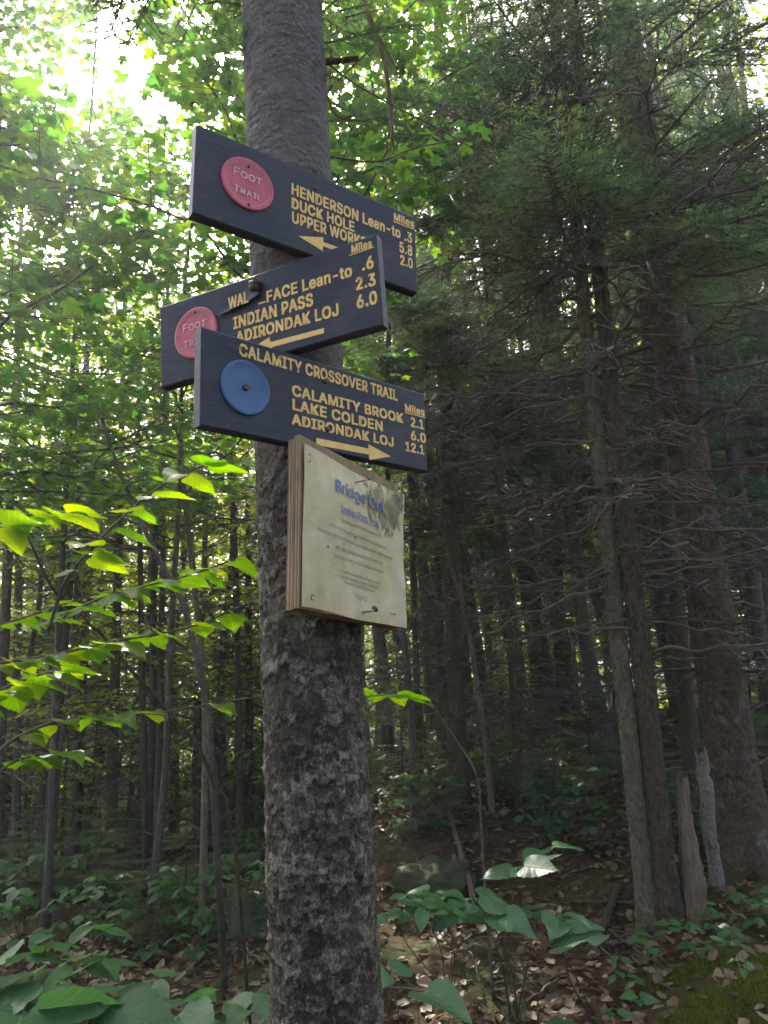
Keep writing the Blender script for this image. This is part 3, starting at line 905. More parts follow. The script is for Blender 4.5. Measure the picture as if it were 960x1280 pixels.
class Panel:
    """a flat board: front-bottom-left corner, unit vectors along its width and height"""
    def __init__(s, BL, a, b, w, h):
        s.a = nrm(a); b = np.asarray(b) - s.a * (np.asarray(b) @ s.a); s.b = nrm(b)
        s.n = np.cross(s.a, s.b)            # towards the viewer
        s.o = np.asarray(BL, float) + CAM; s.w = w; s.h = h
    def uv(s, px, py):
        d = ray(px, py); t = ((s.o - CAM) @ s.n) / (d @ s.n)
        q = CAM + d * t - s.o
        return np.array([q @ s.a, q @ s.b])
    def matrix(s):
        # local x = a, local y = into the board (-n), local z = b
        return Matrix([[s.a[i], -s.n[i], s.b[i], s.o[i]] for i in range(3)] + [[0, 0, 0, 1]])

def lettering(panel, parent, body, bl, br, tl, mat, lift=0.0006, bold=0.030, name='lettering', label=None, y0=0.0):
    P0, P1, P2 = panel.uv(*bl), panel.uv(*br), panel.uv(*tl)
    V, T = text_data(body, bold)
    x0, x1 = V[:, 0].min(), V[:, 0].max()
    cap = cap_height(bold)
    sx = (P1[0] - P0[0]) / (x1 - x0); sz = (P2[1] - P0[1]) / cap
    slope = (P1[1] - P0[1]) / (P1[0] - P0[0])
    slope = max(-0.03, min(0.03, slope))
    base = 0.5 * (P0[1] + (P1[1] - slope * (P1[0] - P0[0])))
    lx = P0[0] + (V[:, 0] - x0) * sx
    lz = base + V[:, 1] * sz + slope * (lx - P0[0])
    W = np.stack([lx, y0 - lift - V[:, 2] * 3e-5, lz], -1)
    o = link(name, build_mesh(name, W, T, mat, False), parent)
    if label: o['label'] = label
    return o

def flat_poly(panel, parent, name, pts, mat, lift=0.0006, y0=0.0):
    P = np.array([panel.uv(*p) for p in pts])
    return poly_uv(parent, name, P, mat, lift, y0)

def poly_uv(parent, name, P, mat, lift=0.0006, y0=0.0):
    from mathutils.geometry import tessellate_polygon
    tr = tessellate_polygon([[Vector((p[0], p[1], 0)) for p in P]])
    V = np.stack([P[:, 0], np.full(len(P), y0 - lift), P[:, 1]], -1)
    T = []
    for t in tr:
        a, b, c = (P[i] for i in t)
        ok = (b[0] - a[0]) * (c[1] - a[1]) - (b[1] - a[1]) * (c[0] - a[0]) > 0
        T.append(t if ok else t[::-1])
    return link(name, build_mesh(name, V, np.array(T), mat, False), parent)

def disc(panel, parent, cpx, rad, mat, name, label=None, dish=0.0):
    c = panel.uv(*cpx)
    prof = [(0.0, -0.0024 + dish), (0.25, -0.0024 + dish * 0.9), (0.6, -0.0026 + dish * 0.4), (0.86, -0.0028), (0.90, -0.0034), (0.96, -0.0034), (1.0, -0.0022), (1.0, -0.0004)]
    s = 72; th = np.linspace(0, 2 * math.pi, s, endpoint=False)
    V = [np.array([[c[0], prof[0][1], c[1]]])]
    for r, y in prof[1:]:
        V.append(np.stack([c[0] + rad * r * np.cos(th), np.full(s, y), c[1] + rad * r * np.sin(th)], -1))
    k = np.arange(s); k2 = (k + 1) % s
    F3 = np.stack([np.zeros(s, int), 1 + k, 1 + k2], -1)
    F4 = np.concatenate([np.stack([1 + i * s + k, 1 + (i + 1) * s + k, 1 + (i + 1) * s + k2, 1 + i * s + k2], -1) for i in range(len(prof) - 2)])
    o = link(name, build_mesh(name, np.concatenate(V), [F3, F4], mat, True), parent)
    if label: o['label'] = label
    return o, c

def disc_text(o, c, rad):
    def put(txts, zc, big):
        x = 0; mb = MB(); items = []
        for ch, sc in txts:
            V, T = text_data(ch, 0.012); V = V * [sc, sc, 1]
            w = V[:, 0].max() - V[:, 0].min()
            V[:, 0] += x - V[:, 0].min(); x += w + 0.09
            items.append((V, T))
        k = big / x
        for V, T in items:
            mb.add(np.stack([c[0] + (V[:, 0] - x / 2) * k, -0.0037 - V[:, 2] * 3e-5, c[1] + zc + V[:, 1] * k * 0.92], -1), T)
        link('lettering', mb.mesh('lettering', M['red_letter'], False), o)
    put([('F', 1.25), ('O', 1), ('O', 1), ('T', 1)], rad * 0.14, rad * 1.12)
    put([('T', 1.25), ('R', 1), ('A', 1), ('I', 1), ('L', 1)], -rad * 0.50, rad * 1.10)
    mb = MB()
    for body, a0, a1, flip in (('NEW YORK STATE DEPARTMENT', 172, 8, False), ('ENVIRONMENTAL CONSERVATION', 192, 348, True)):
        for i, ch in enumerate(body):
            if ch == ' ': continue
            V, T = text_data(ch, 0.0); V = V * rad * 0.115
            V[:, 0] -= V[:, 0].mean()
            a = math.radians(a0 + (a1 - a0) * i / (len(body) - 1))
            r = rad * (0.80 if not flip else 0.87); up = np.array([math.cos(a), math.sin(a)]) * (-1 if flip else 1); rt = np.array([up[1], -up[0]])
            q = c + np.array([math.cos(a), math.sin(a)]) * r + V[:, :1] * rt * 0.8 + V[:, 1:2] * up
            mb.add(np.stack([q[:, 0], np.full(len(V), -0.0039), q[:, 1]], -1), T)
    link('rim_lettering', mb.mesh('rim_lettering', M['red_letter'], False), o)

def nail(parent, u, v, out=0.004, head=0.0035, bent=(0, 0), mat=None, y0=0.0, name='nail'):
    mb = MB()
    p0 = np.array([u, 0.006 + y0, v]); p1 = np.array([u, y0 - out, v]); p2 = p1 + np.array([bent[0], -0.003, bent[1]])
    pts = spline([p0, p1, p2], 8) if bent != (0, 0) else np.array([p0, p1])
    mb.add(*tube(pts, 0.0011, 8))
    e = pts[-1]; d = nrm(pts[-1] - pts[-2])
    mb.add(*tube(np.array([e - d * 0.0004, e + d * 0.0010]), head, 12))
    return link(name, mb.mesh(name, mat or M['rust']), parent)

def scaled(z, s, ox, oy): return (ox + z[0] / s, oy + z[1] / s)
SIGN_T = 0.018

def sign_thing(name, label, panel):
    r = thing(name, label, 'trail sign'); r.matrix_basis = panel.matrix()
    link('board', chamfer_board(panel.w, panel.h, SIGN_T, 0.0022).mesh('board', M['sign'], False), r)
    return r

# --- top sign
P1 = Panel((-0.25441, 0.9315, 0.70306), (0.8118, 0.5838, -0.0144), (0.0357, -0.0249, 0.9991), 0.4113, 0.1515)
s1 = sign_thing('trail_sign', 'topmost dark trail sign with red disc reading Henderson Lean-to, Duck Hole, arrow pointing left', P1)
z2 = lambda x, y: scaled((x, y), 5.3333, 350, 200)
lettering(P1, s1, 'HENDERSON Lean-to', z2(75, 225), z2(803, 523), z2(76, 150), M['letter'])
lettering(P1, s1, 'DUCK HOLE', z2(75, 318), z2(495, 480), z2(75, 245), M['letter'])
lettering(P1, s1, 'UPPER WORKS', z2(78, 415), z2(575, 588), z2(78, 338), M['letter'])
lettering(P1, s1, '.3', z2(828, 537), z2(880, 555), z2(828, 468), M['letter'])
lettering(P1, s1, '5.8', z2(795, 613), z2(882, 640), z2(795, 542), M['letter'])
lettering(P1, s1, '2.0', z2(800, 697), z2(885, 722), z2(800, 630), M['letter'])
lettering(P1, s1, 'Miles', z2(758, 403), z2(893, 450), z2(760, 352), M['letter'])
flat_poly(P1, s1, 'underline', [z2(755, 407), z2(893, 459), z2(893, 466), z2(755, 414)], M['letter'])
flat_poly(P1, s1, 'arrow', [z2(122, 508), z2(288, 516), z2(288, 548), z2(560, 645), z2(560, 672), z2(286, 575), z2(284, 608)], M['letter'])
d1, c1 = disc(P1, s1, (309.2, 230.8), 0.0438, M['red'], 'marker_disc', 'round red plastic trail marker')
disc_text(d1, c1, 0.0438)
nail(s1, *(c1 + [0, 0.030]), 0.0034, 0.002); nail(s1, *(c1 + [0.002, -0.036]), 0.0034, 0.002)
nail(s1, *P1.uv(*z2(235, 190)), 0.001, 0.003); nail(s1, *P1.uv(*z2(240, 498)), 0.001, 0.003)
# --- middle sign
P2 = Panel((-0.35695, 1.1311, 0.52321), (0.9039, -0.4277, -0.0041), (-0.0218, -0.0555, 0.9982), 0.4088, 0.1438)
s2 = sign_thing('trail_sign', 'middle dark trail sign with red disc and peeling paint reading Wallface Lean-to, Indian Pass', P2)
z4 = lambda x, y: scaled((x, y), 5.647, 330, 280)
z3 = lambda x, y: scaled((x, y), 6.0, 190, 320)
lettering(P2, s2, 'FACE Lean-to', z3(862, 348), z4(625, 365), z3(857, 262), M['letter'])
flat_poly(P2, s2, 'letter_fragment', [z3(800, 352), z3(850, 338), z3(852, 350), z3(802, 366)], M['letter'])
lettering(P2, s2, 'INDIAN PASS', z3(612, 550), z4(350, 572), z3(608, 458), M['letter'])
lettering(P2, s2, 'ADIRONDAK LOJ', z3(632, 655), z4(530, 642), z3(622, 570), M['letter'])
lettering(P2, s2, '.6', z4(695, 328), z4(778, 308), z4(692, 238), M['letter'])
lettering(P2, s2, '2.3', z4(652, 465), z4(792, 432), z4(650, 375), M['letter'])
lettering(P2, s2, '6.0', z4(658, 594), z4(803, 560), z4(655, 500), M['letter'])
lettering(P2, s2, 'Miles', z4(620, 205), z4(765, 163), z4(618, 147), M['letter'])
flat_poly(P2, s2, 'underline', [z4(605, 219), z4(778, 160), z4(778, 166), z4(605, 226)], M['letter'])
flat_poly(P2, s2, 'arrow', [z4(425, 735), z4(426, 771), z4(60, 870), z4(62, 905), z4(-130, 905), z4(40, 800), z4(48, 834)], M['letter'])
d2, c2 = disc(P2, s2, (245.8, 416.5), 0.0438, M['red'], 'marker_disc', 'round red plastic trail marker half hidden by the sign below')
disc_text(d2, c2, 0.0438)
nail(s2, *(c2 + [0, 0.036]), 0.0034, 0.002)
# peeled, curled paint film with the dark knot it has lifted from
rgp = np.random.default_rng(5)
pu = [P2.uv(*z3(*q)) for q in ((485, 440), (500, 330), (560, 250), (700, 200), (800, 215), (820, 300), (740, 350), (620, 410), (520, 460))]
ctr = np.mean(pu, 0)
Vp = [np.array([ctr[0], -0.0012, ctr[1]])]; m = len(pu)
for ring_ in (0.5, 1.0):
    for q in pu:
        e = ctr + (q - ctr) * ring_
        Vp.append(np.array([e[0], -0.0012 - (0.0055 if ring_ == 1.0 and e[1] < ctr[1] else 0.0008) * ring_ - 0.001 * rgp.random(), e[1]]))
k = np.arange(m); k2 = (k + 1) % m
flap = link('paint_flap', build_mesh('paint_flap', np.array(Vp), [np.stack([np.zeros(m, int), 1 + k2, 1 + k], -1), np.stack([1 + k, 1 + k2, 1 + m + k2, 1 + m + k], -1)], M['sign'], True), s2)
flap['label'] = 'curled flap of peeling dark paint'
lettering(P2, flap, 'WAL', z3(595, 415), z3(745, 352), z3(590, 330), M['letter'], y0=-0.0068)
kp = P2.uv(*z3(790, 225))
mb = MB()
for q in range(3):
    e = kp + rgp.normal(size=2) * 0.003
    pts = np.array([[e[0] - 0.012 + 0.004 * q, 0.0, e[1] + 0.002], [e[0], -0.008, e[1] + 0.003 * q - 0.003], [e[0] + 0.010, -0.002, e[1] - 0.006 + 0.005 * q]])
    mb.add(*tube(spline(pts, 8), [0.002, 0.004, 0.0055, 0.006, 0.0055, 0.005, 0.004, 0.002], 9, rough=0.5, seed=q))
link('wood_knot', mb.mesh('wood_knot', M['rust']), s2)
# --- lower sign
P3 = Panel((-0.23162, 0.9014, 0.36187), (0.7271, 0.686, 0.0285), (0.0194, -0.0619, 0.9979), 0.425, 0.1374)
s3 = sign_thing('trail_sign', 'lowest dark trail sign with blue disc reading Calamity Crossover Trail, arrow pointing right', P3)
z5 = lambda x, y: scaled((x, y), 5.818, 235, 400)
z6 = lambda x, y: scaled((x, y), 5.647, 380, 450)
lettering(P3, s3, 'CALAMITY CROSSOVER TRAIL', z5(370, 255), z6(660, 288), z5(368, 162), M['letter'])
lettering(P3, s3, 'CALAMITY BROOK', z5(755, 547), z6(700, 445), z5(755, 467), M['letter'])
lettering(P3, s3, 'LAKE COLDEN', z5(758, 650), z6(555, 503), z5(758, 568), M['letter'])
lettering(P3, s3, 'ADIRONDAK LOJ', z5(753, 755), z6(632, 612), z5(755, 677), M['letter'])
lettering(P3, s3, 'Miles', z6(712, 360), z6(850, 395), z6(712, 306), M['letter'])
flat_poly(P3, s3, 'underline', [z6(710, 366), z6(856, 404), z6(856, 411), z6(710, 373)], M['letter'])
lettering(P3, s3, '2.1', z6(752, 468), z6(845, 490), z6(752, 400), M['letter'])
lettering(P3, s3, '6.0', z6(752, 560), z6(860, 586), z6(752, 492), M['letter'])
lettering(P3, s3, '12.1', z6(715, 640), z6(848, 667), z6(715, 572), M['letter'])
flat_poly(P3, s3, 'arrow', [z6(85, 550), z6(86, 600), z6(456, 668), z6(460, 706), z6(613, 682), z6(452, 594), z6(455, 626)], M['letter'])
d3, c3 = disc(P3, s3, (306.3, 485.1), 0.0395, M['blue'], 'marker_disc', 'round plain blue plastic trail marker', dish=0.0012)
nail(s3, *c3, 0.0034, 0.0042)
nail(s3, *P3.uv(*z6(150, 150)), 0.0012, 0.0042); nail(s3, *P3.uv(*z6(165, 490)), 0.0012, 0.0042)

# --- plywood notice board with the laminated notice
PB = Panel((-0.11029, 0.9066, 0.11916), (0.4837, 0.8747, -0.029), (0.031, 0.016, 0.9994), 0.2643, 0.2263)
nb_ = thing('notice_board', 'small plywood board holding a faded Bridge Out notice in plastic', 'notice board')
nb_.matrix_basis = PB.matrix()
link('plywood_sheet', chamfer_board(PB.w, PB.h, 0.0095, 0.0006, bow=0.0).mesh('plywood_sheet', M['ply'], False), nb_)
mbk = chamfer_board(PB.w - 0.003, PB.h - 0.002, 0.0110, 0.0006)
for v in mbk.V: v += np.array([0.0025, 0.0102, -0.001])
link('plywood_sheet', mbk.mesh('plywood_sheet', M['ply'], False), nb_)
zb = lambda x, y: scaled((x, y), 4.925, 350, 540)
pw, ph = 0.2615, 0.2125
px0, pz0 = 0.0042, 0.0022
nx, nz = 60, 50
U, W = np.meshgrid(np.linspace(0, 1, nx + 1), np.linspace(0, 1, nz + 1), indexing='ij')
bulge = 0.0022 * fbm(U * 3, W * 3 + 4, oct=3, s=5) * 2 + 0.004 * np.exp(-((U - 0.82) / 0.16) ** 2 - ((W - 0.83) / 0.16) ** 2) * (0.6 + fbm(U * 12, W * 12, oct=2, s=6)) + 0.005 * sstep(0.9, 1.0, U) * (0.4 + vnoise(U, W * 4, None, 4))
bulge = np.clip(bulge + 0.0022, 0.0012, 0.02)
xx = px0 + U * pw + 0.0015 * (vnoise(U * 0 + 3, W * 3) - 0.5) * 2; zz = pz0 + W * ph - 0.004 * U * (1 - W) - 0.006 * U * W + 0.0012 * np.sin(U * 9)
Vp = np.stack([xx, -bulge, zz], -1).reshape(-1, 3)
i = np.arange(nx)[:, None] * (nz + 1) + np.arange(nz)[None]
paper = link('laminated_notice', build_mesh('laminated_notice', Vp, np.stack([i, i + nz + 1, i + nz + 2, i + 1], -1).reshape(-1, 4), paper_mat(0.2643, 0.2263), True), nb_)
paper['label'] = 'yellowed laminated paper notice with a brown water stain in the corner'
def on_paper(P):
    u = np.clip((P[:, 0] - px0) / pw, 0, 0.999) * nx; w = np.clip((P[:, 1] - pz0) / ph, 0, 0.999) * nz
    i, j = u.astype(int), w.astype(int); fu, fw = u - i, w - j
    return bulge[i, j] * (1 - fu) * (1 - fw) + bulge[i + 1, j] * fu * (1 - fw) + bulge[i, j + 1] * (1 - fu) * fw + bulge[i + 1, j + 1] * fu * fw
def print_line(body, bl, br, capm, mat, bold=0.0, centre=True):
    P0, P1_ = PB.uv(*bl), PB.uv(*br)
    V, T = text_data(body, bold); x0, x1 = V[:, 0].min(), V[:, 0].max()
    sx = (P1_[0] - P0[0]) / (x1 - x0); lx = P0[0] + (V[:, 0] - x0) * sx
    sl = (P1_[1] - P0[1]) / (P1_[0] - P0[0]); lz = P0[1] + sl * (lx - P0[0]) + V[:, 1] * capm / cap_height(bold)
    yy = -on_paper(np.stack([lx, lz], 1)) - 0.0011 - V[:, 2] * 3e-5
    link('lettering', build_mesh('lettering', np.stack([lx, yy, lz], -1), T, mat, False), paper)
t0 = PB.uv(*zb(333, 360)); t1 = PB.uv(*zb(590, 485))
print_line('Bridge Out', zb(333, 362), zb(622, 502), 0.0175, M['blue_ink'], 0.014)
print_line('Indian Pass Trail', zb(370, 492), zb(592, 592), 0.0105, M['blue_ink'], 0.005)
flat = [zb(370, 496), zb(592, 596), zb(592, 600), zb(370, 500)]
poly_uv(paper, 'underline', np.array([PB.uv(*q) for q in flat]), M['blue_ink'], 0.0055)
for body, a, b, c in (('The bridge over Indian Pass Brook', (365, 548), (592, 648), 0.0048), ('at the jct of the Calamity Crossover Trail is out and damaged', (298, 580), (642, 728), 0.0048),
                      ('Please make plans to cross the stream or choose another route for your hike', (222, 605), (682, 792), 0.0048), ('DEC will be removing the bridge in the near future', (335, 720), (622, 818), 0.0048),
                      ('working to plan a route to address this issue', (327, 770), (625, 872), 0.0048), ('If you have any questions or concerns, contact', (357, 862), (602, 938), 0.0040),
                      ('the High Peaks Backcountry Coordinator', (367, 897), (592, 968), 0.0040), ('for more information on trails', (387, 932), (570, 990), 0.0040)):
    print_line(body, zb(*a), zb(*b), c, M['grey_ink'], 0.0)
print_line('Department of Conservation', zb(450, 1005), zb(532, 1030), 0.0028, M['blue_ink']); print_line('Trail Crew', zb(456, 1022), zb(526, 1046), 0.0028, M['blue_ink'])
u, v = PB.uv(*zb(462, 310)); nail(nb_, u, v, 0.014, 0.0036, (0.010, 0.006), M['steel'])
u, v = PB.uv(*zb(500, 1110)); nail(nb_, u, v, 0.016, 0.0050, (0.006, 0.004), M['steel'])
for a, b in (((163, 140), (163, 188)), ((672, 1120), (692, 1124))):
    q0, q1 = PB.uv(*zb(*a)), PB.uv(*zb(*b))
    mb = MB(); mb.add(*tube(np.array([[q0[0], 0.002, q0[1]], [q0[0], -0.006, q0[1]], [q1[0], -0.006, q1[1]], [q1[0], 0.002, q1[1]]]), 0.0005, 6))
    link('staple', mb.mesh('staple', M['rust']), nb_)
for zc_, r_ in (((180, 1020), 0.0035), ((277, 710), 0.0014), ((445, 655), 0.002)):
    q = PB.uv(*zb(*zc_)); th = np.linspace(0.4, 5.6, 14)
    link('nail_mark', MB().add(*tube(np.stack([q[0] + r_ * np.cos(th), np.full(14, -0.0052), q[1] + r_ * np.sin(th)], -1), 0.0005, 5)).mesh('nail_mark', M['rust']), nb_)
# ------------------------------------------------------------------ conifers that can be told apart
BR = dict
px_conifer('thick brown spruce trunk at the right edge of the picture', (932, 1078), (826, 340), 60, M['bark_red'], seed=21, H=17, crown_z=5.3, n_bough=50, n_dead=70, dead_z=(1.2, 7.0), blen=2.2, plates=(0.016, 0.045, 0.05))
px_conifer('slim dark spruce hugging the left side of the thick right-hand trunk', (872, 1010), (795, 300), 24, M['bark_dark'], Y=6.6, seed=22, H=13, crown_z=4.8, n_bough=36, n_dead=30, blen=1.5)
px_conifer('mossy left stem of the close pair right of the leaf bank', (812, 1160), (724, 300), 25, M['bark_mossy'], seed=23, H=13, crown_z=4.4, n_bough=38, n_dead=48, dead_z=(1.6, 5.6), blen=1.8, plates=(0.010, 0.05, 0.045))
px_conifer('darker right stem of the close pair right of the leaf bank', (838, 1158), (748, 330), 28, M['bark_dark'], seed=24, H=14, crown_z=4.5, n_bough=38, n_dead=52, dead_z=(1.4, 5.6), blen=1.8, plates=(0.012, 0.035, 0.035))
px_conifer('straight dark spruce standing on the leaf bank right of the notice', (686, 915), (628, 470), 28, M['bark_dark'], seed=25, H=15, crown_z=4.0, n_bough=50, n_dead=60, dead_z=(0.8, 4.5), blen=1.9)
px_conifer('thinner dark trunk just right of the spruce on the leaf bank', (704, 905), (694, 560), 15, M['bark_dark'], seed=26, H=12, crown_z=3.4, n_bough=60, n_dead=24, blen=1.5)
px_conifer('dark spruce nearest the right side of the sign tree', (573, 1000), (560, 480), 25, M['bark_dark'], seed=27, H=14, crown_z=3.3, n_bough=50, n_dead=56, dead_z=(0.6, 4.5), blen=1.9)
px_conifer('reddish spruce trunk in the far right corner behind the thick one', (952, 850), (925, 330), 20, M['bark_red'], Y=10, seed=28, H=14, crown_z=3.8, n_bough=70, n_dead=28, blen=1.8)
px_conifer('slender spruce between the leaf bank spruce and the close pair', (742, 900), (700, 420), 13, M['bark_grey'], Y=10.5, seed=29, H=12, crown_z=3.6, n_bough=60, n_dead=24, blen=1.6)
px_conifer('young spruce with low green boughs behind the lower trail sign', (520, 900), (508, 420), 10, M['bark_dark'], Y=7.8, seed=30, H=9, crown_z=2.6, n_bough=52, n_dead=24, dead_z=(0.6, 2.5), blen=1.4)
px_conifer('young spruce with dense boughs high above the leaf bank', (640, 900), (612, 420), 11, M['bark_dark'], Y=7.0, seed=31, H=10, crown_z=4.1, n_bough=46, n_dead=36, dead_z=(0.6, 3), blen=1.7)
px_conifer('black trunk standing behind the mossy log on the left', (57, 1086), (108, 480), 15, M['bark_dark'], Y=9.2, seed=32, H=9.0, crown_z=4.4, n_bough=16, n_dead=26, dead_z=(0.4, 5), blen=1.5)
px_conifer('sturdy dark trunk between the mossy log and the leaning stem', (140, 1045), (152, 560), 16, M['bark_dark'], Y=9.8, seed=33, H=9.0, crown_z=4.4, n_bough=16, n_dead=26, dead_z=(0.4, 5), blen=1.7)
px_conifer('left one of two dark trunks side by side left of the sign tree', (184, 1062), (176, 640), 10, M['bark_dark'], Y=9.0, seed=34, H=9.0, crown_z=4.4, n_bough=16, n_dead=20, dead_z=(0.4, 5), blen=1.4)
px_conifer('right one of two dark trunks side by side left of the sign tree', (196, 1065), (205, 640), 11, M['bark_dark'], Y=8.8, seed=35, H=9.0, crown_z=4.4, n_bough=16, n_dead=24, dead_z=(0.4, 5), blen=1.6)
px_conifer('slim dark spruce with bare lower twigs close left of the sign tree', (302, 1020), (290, 560), 11, M['bark_dark'], Y=9.5, seed=36, H=9.0, crown_z=4.4, n_bough=16, n_dead=28, dead_z=(0.4, 5), blen=1.6)
px_conifer('brown trunk cut by the left edge of the picture', (-2, 1050), (15, 560), 17, M['bark_red'], Y=8.6, seed=37, H=9.0, crown_z=4.4, n_bough=16, n_dead=30, dead_z=(0.4, 5), blen=1.7)
px_conifer('thin stem right of the black trunk behind the mossy log', (98, 1030), (122, 560), 9, M['bark_dark'], Y=11, seed=38, H=9.0, crown_z=4.4, n_bough=16, n_dead=22, blen=1.4)

# overhead and behind the camera: the wood goes on
for k, (x, y, h, r) in enumerate(((-3.0, -3.5, 13, .11), (2.9, -4.0, 14, .12), (-5.8, 0.2, 14, .12), (5.0, 1.2, 14, .12), (0.4, -7.5, 15, .14), (5.8, -6.0, 13, .12), (-7.0, -5.5, 14, .13))):
    conifer(('leftmost nearer', 'rightmost nearer', 'far left', 'far right', 'middle', 'rear right', 'rear left')[k] + ' spruce outside the picture around the viewpoint', np.array([x, y, float(ground_z(x, y))]), (0.01, 0.0), r, M['bark_dark'], H=h, crown_z=5.5, n_bough=45, n_dead=0, seed=60 + k, blen=1.8, group='spruces behind the viewpoint', sides=10)

# ------------------------------------------------------------------ far trunks: copies of a few prototypes, each a tree of its own
def far_crown(seed, H, z0, nb, blen):
    rg = np.random.default_rng(seed)
    Vs, F, mi, k = [], [], [], 0
    for q in range(nb):
        u = (q + rg.random()) / nb; z = z0 + (H - z0) * u ** 1.2; a = rg.uniform(0, 6.28)
        Vt, Ft, Vn, Fn = FARB_DATA[q % 3]
        Mx = dir_matrix(np.array([0, 0, z]), np.array([math.cos(a), math.sin(a), rg.uniform(-0.35, 0.05) + 0.3 * u]), blen * (1 - 0.75 * u) * rg.uniform(0.6, 1.15), rg.uniform(-0.3, 0.3))
        A = np.array(Mx)
        for V_, F_, m_ in ((Vt, Ft, 0), (Vn, Fn, 1)):
            Vs.append(V_ @ A[:3, :3].T + A[:3, 3]); F.append(F_ + k); k += len(V_); mi += [m_] * len(F_)
    return build_mesh('crown', np.concatenate(Vs), np.concatenate(F), [M['twig'], M['needle_far']], True, mi)
def far_twigs(seed, z0, z1, nb, L):
    rg = np.random.default_rng(seed); mb = MB()
    for q in range(nb):
        z = rg.uniform(z0, z1); a = rg.uniform(0, 6.28); l = L * rg.uniform(0.4, 1.0); d = np.array([math.cos(a), math.sin(a), rg.uniform(-0.25, 0.15)])
        p = np.array([0, 0, z])
        mb.add(*tube(np.array([p, p + d * l * 0.5 + [0, 0, 0.02], p + d * l]), [0.010, 0.007, 0.002], 3, cap=False))
        for w in range(2):
            b = p + d * l * rg.uniform(0.3, 0.9)
            mb.add(*tube(np.array([b, b + nrm(d + rg.normal(size=3) * 0.6) * l * 0.3]), [0.005, 0.002], 3, cap=False))
    return mb.mesh('dead_twigs', M['dead_twig'])
FAR = []
for s in range(5):
    H_ = (13, 15, 12, 14, 11)[s]
    path, rad = trunk_profile((0, 0, 0), (0.012 * (s - 2), 0), H_, 0.1, 0.03, 18, 40 + s, bend=0.25)
    v, f = tube(path, rad, 10, rough=0.12, seed=s)
    FAR.append((MB().add(v, f).mesh('trunk', M['bark_dark' if s % 3 else 'bark_grey']), far_crown(s + 5, H_, (4.2, 5.5, 3.6, 6, 2.6)[s], (55, 50, 50, 45, 55)[s], 1.7), far_twigs(s + 9, 0.4, 6, 75, 1.4)))
rg = np.random.default_rng(2024)
spots = []
tries = 0
while len(spots) < 104 and tries < 9000:
    tries += 1
    Yd = 9.5 + 26 * rg.random() ** 1.2; pxx = rg.uniform(-120, 1080) if rg.random() < 0.30 else rg.uniform(480, 1080)
    p = at(pxx, 900, Yd); x, y = p[0], p[1]
    if any((x - a) ** 2 + (y - b) ** 2 < (0.55 + 0.02 * y) ** 2 for a, b in spots): continue
    spots.append((x, y))
for pxx, Yd in ((905, 9.0), (975, 8.4), (1045, 9.6), (850, 11.5), (1010, 12.0), (590, 12.5)):
    p = at(pxx, 900, Yd); spots.append((p[0], p[1]))
for k, (x, y) in enumerate(spots):
    tr, cr, tw = FAR[k % 5]
    side = project(np.array([x, y, 1.2]))[0][0]
    lab = 'slender dark conifer far back in the wood left of the sign tree' if side < 390 else 'slender dark conifer far back in the wood right of the sign tree'
    grp = 'far conifers left of the sign tree' if side < 390 else 'far conifers right of the sign tree'
    root = thing('far_conifer', lab, 'tree', (x, y, float(ground_z(x, y))), grp)
    root.rotation_euler = (rg.uniform(-0.03, 0.03), rg.uniform(-0.04, 0.04), rg.uniform(0, 6.28))
    s = rg.uniform(0.5, 1.15) if side > 380 else rg.uniform(0.35, 0.75)
    root.scale = (s, s, rg.uniform(0.85, 1.1) * (1.0 if side > 380 else 0.62))
    link('trunk', tr, root); link('dead_twigs', tw, root)['kind'] = 'stuff'
    if side > 380 or rg.random() < 0.5:
        link('crown', cr, root)

# ------------------------------------------------------------------ broadleaf trees
def broadleaf_parts(seed, H, r0, z0, spread, n_br, lean=(0, 0), bend=0.3, az=None, leaf=0.085, twig_n=9, step=0.075, elev=(0.05, 0.55)):
    rg = np.random.default_rng(seed)
    path, rad = trunk_profile((0, 0, 0), lean, H, r0, r0 * 0.18, 22, seed, bend=bend, flare=0.2)
    branches = []; LP, LD, LN, LS = [], [], [], []
    for b in range(n_br):
        u = (b + rg.random()) / n_br; z = z0 + (H * 0.97 - z0) * u
        a = math.radians(rg.uniform(*az)) if az else rg.uniform(0, 2 * math.pi)
        L = spread * (1 - 0.65 * u) * rg.uniform(0.6, 1.1); e = rg.uniform(*elev)
        p = trunk_at(path, z); d = np.array([math.cos(a) * math.cos(e), math.sin(a) * math.cos(e), math.sin(e)])
        n = 8; t = np.linspace(0, 1, n)[:, None]
        bp = p + d * L * t + np.array([0, 0, -0.12 * L]) * t ** 2
        bp = wob(bp, 0.05 * L, seed * 31 + b)
        r = max(0.004, r0 * 0.32 * (1 - 0.6 * u)); tw = []
        for k in range(twig_n):
            tt = rg.uniform(0.25, 1.0); q = bp[int(tt * (n - 1))]
            aa = a + math.radians(rg.uniform(25, 70)) * (1 if k % 2 else -1)
            l = L * rg.uniform(0.16, 0.34); dd = np.array([math.cos(aa), math.sin(aa), rg.uniform(-0.25, 0.25)])
            tw.append((q, q + dd * l))
            for m_ in range(max(2, int(l / step))):
                w = (m_ + rg.random()) / max(2, int(l / step))
                sgn = 1 if m_ % 2 else -1
                la = aa + sgn * math.radians(rg.uniform(25, 75))
                ld = np.array([math.cos(la), math.sin(la), rg.uniform(-0.55, 0.05)])
                pet = rg.uniform(0.02, 0.05)
                LP.append(q + dd * l * w + ld * pet); LD.append(ld)
                LN.append(np.array([rg.normal() * 0.30, rg.normal() * 0.30, 1.0])); LS.append(leaf * rg.uniform(0.6, 1.25))
        branches.append((bp, r, tw))
    return path, rad, branches, np.array(LP), np.array(LD), np.array(LN), np.array(LS)

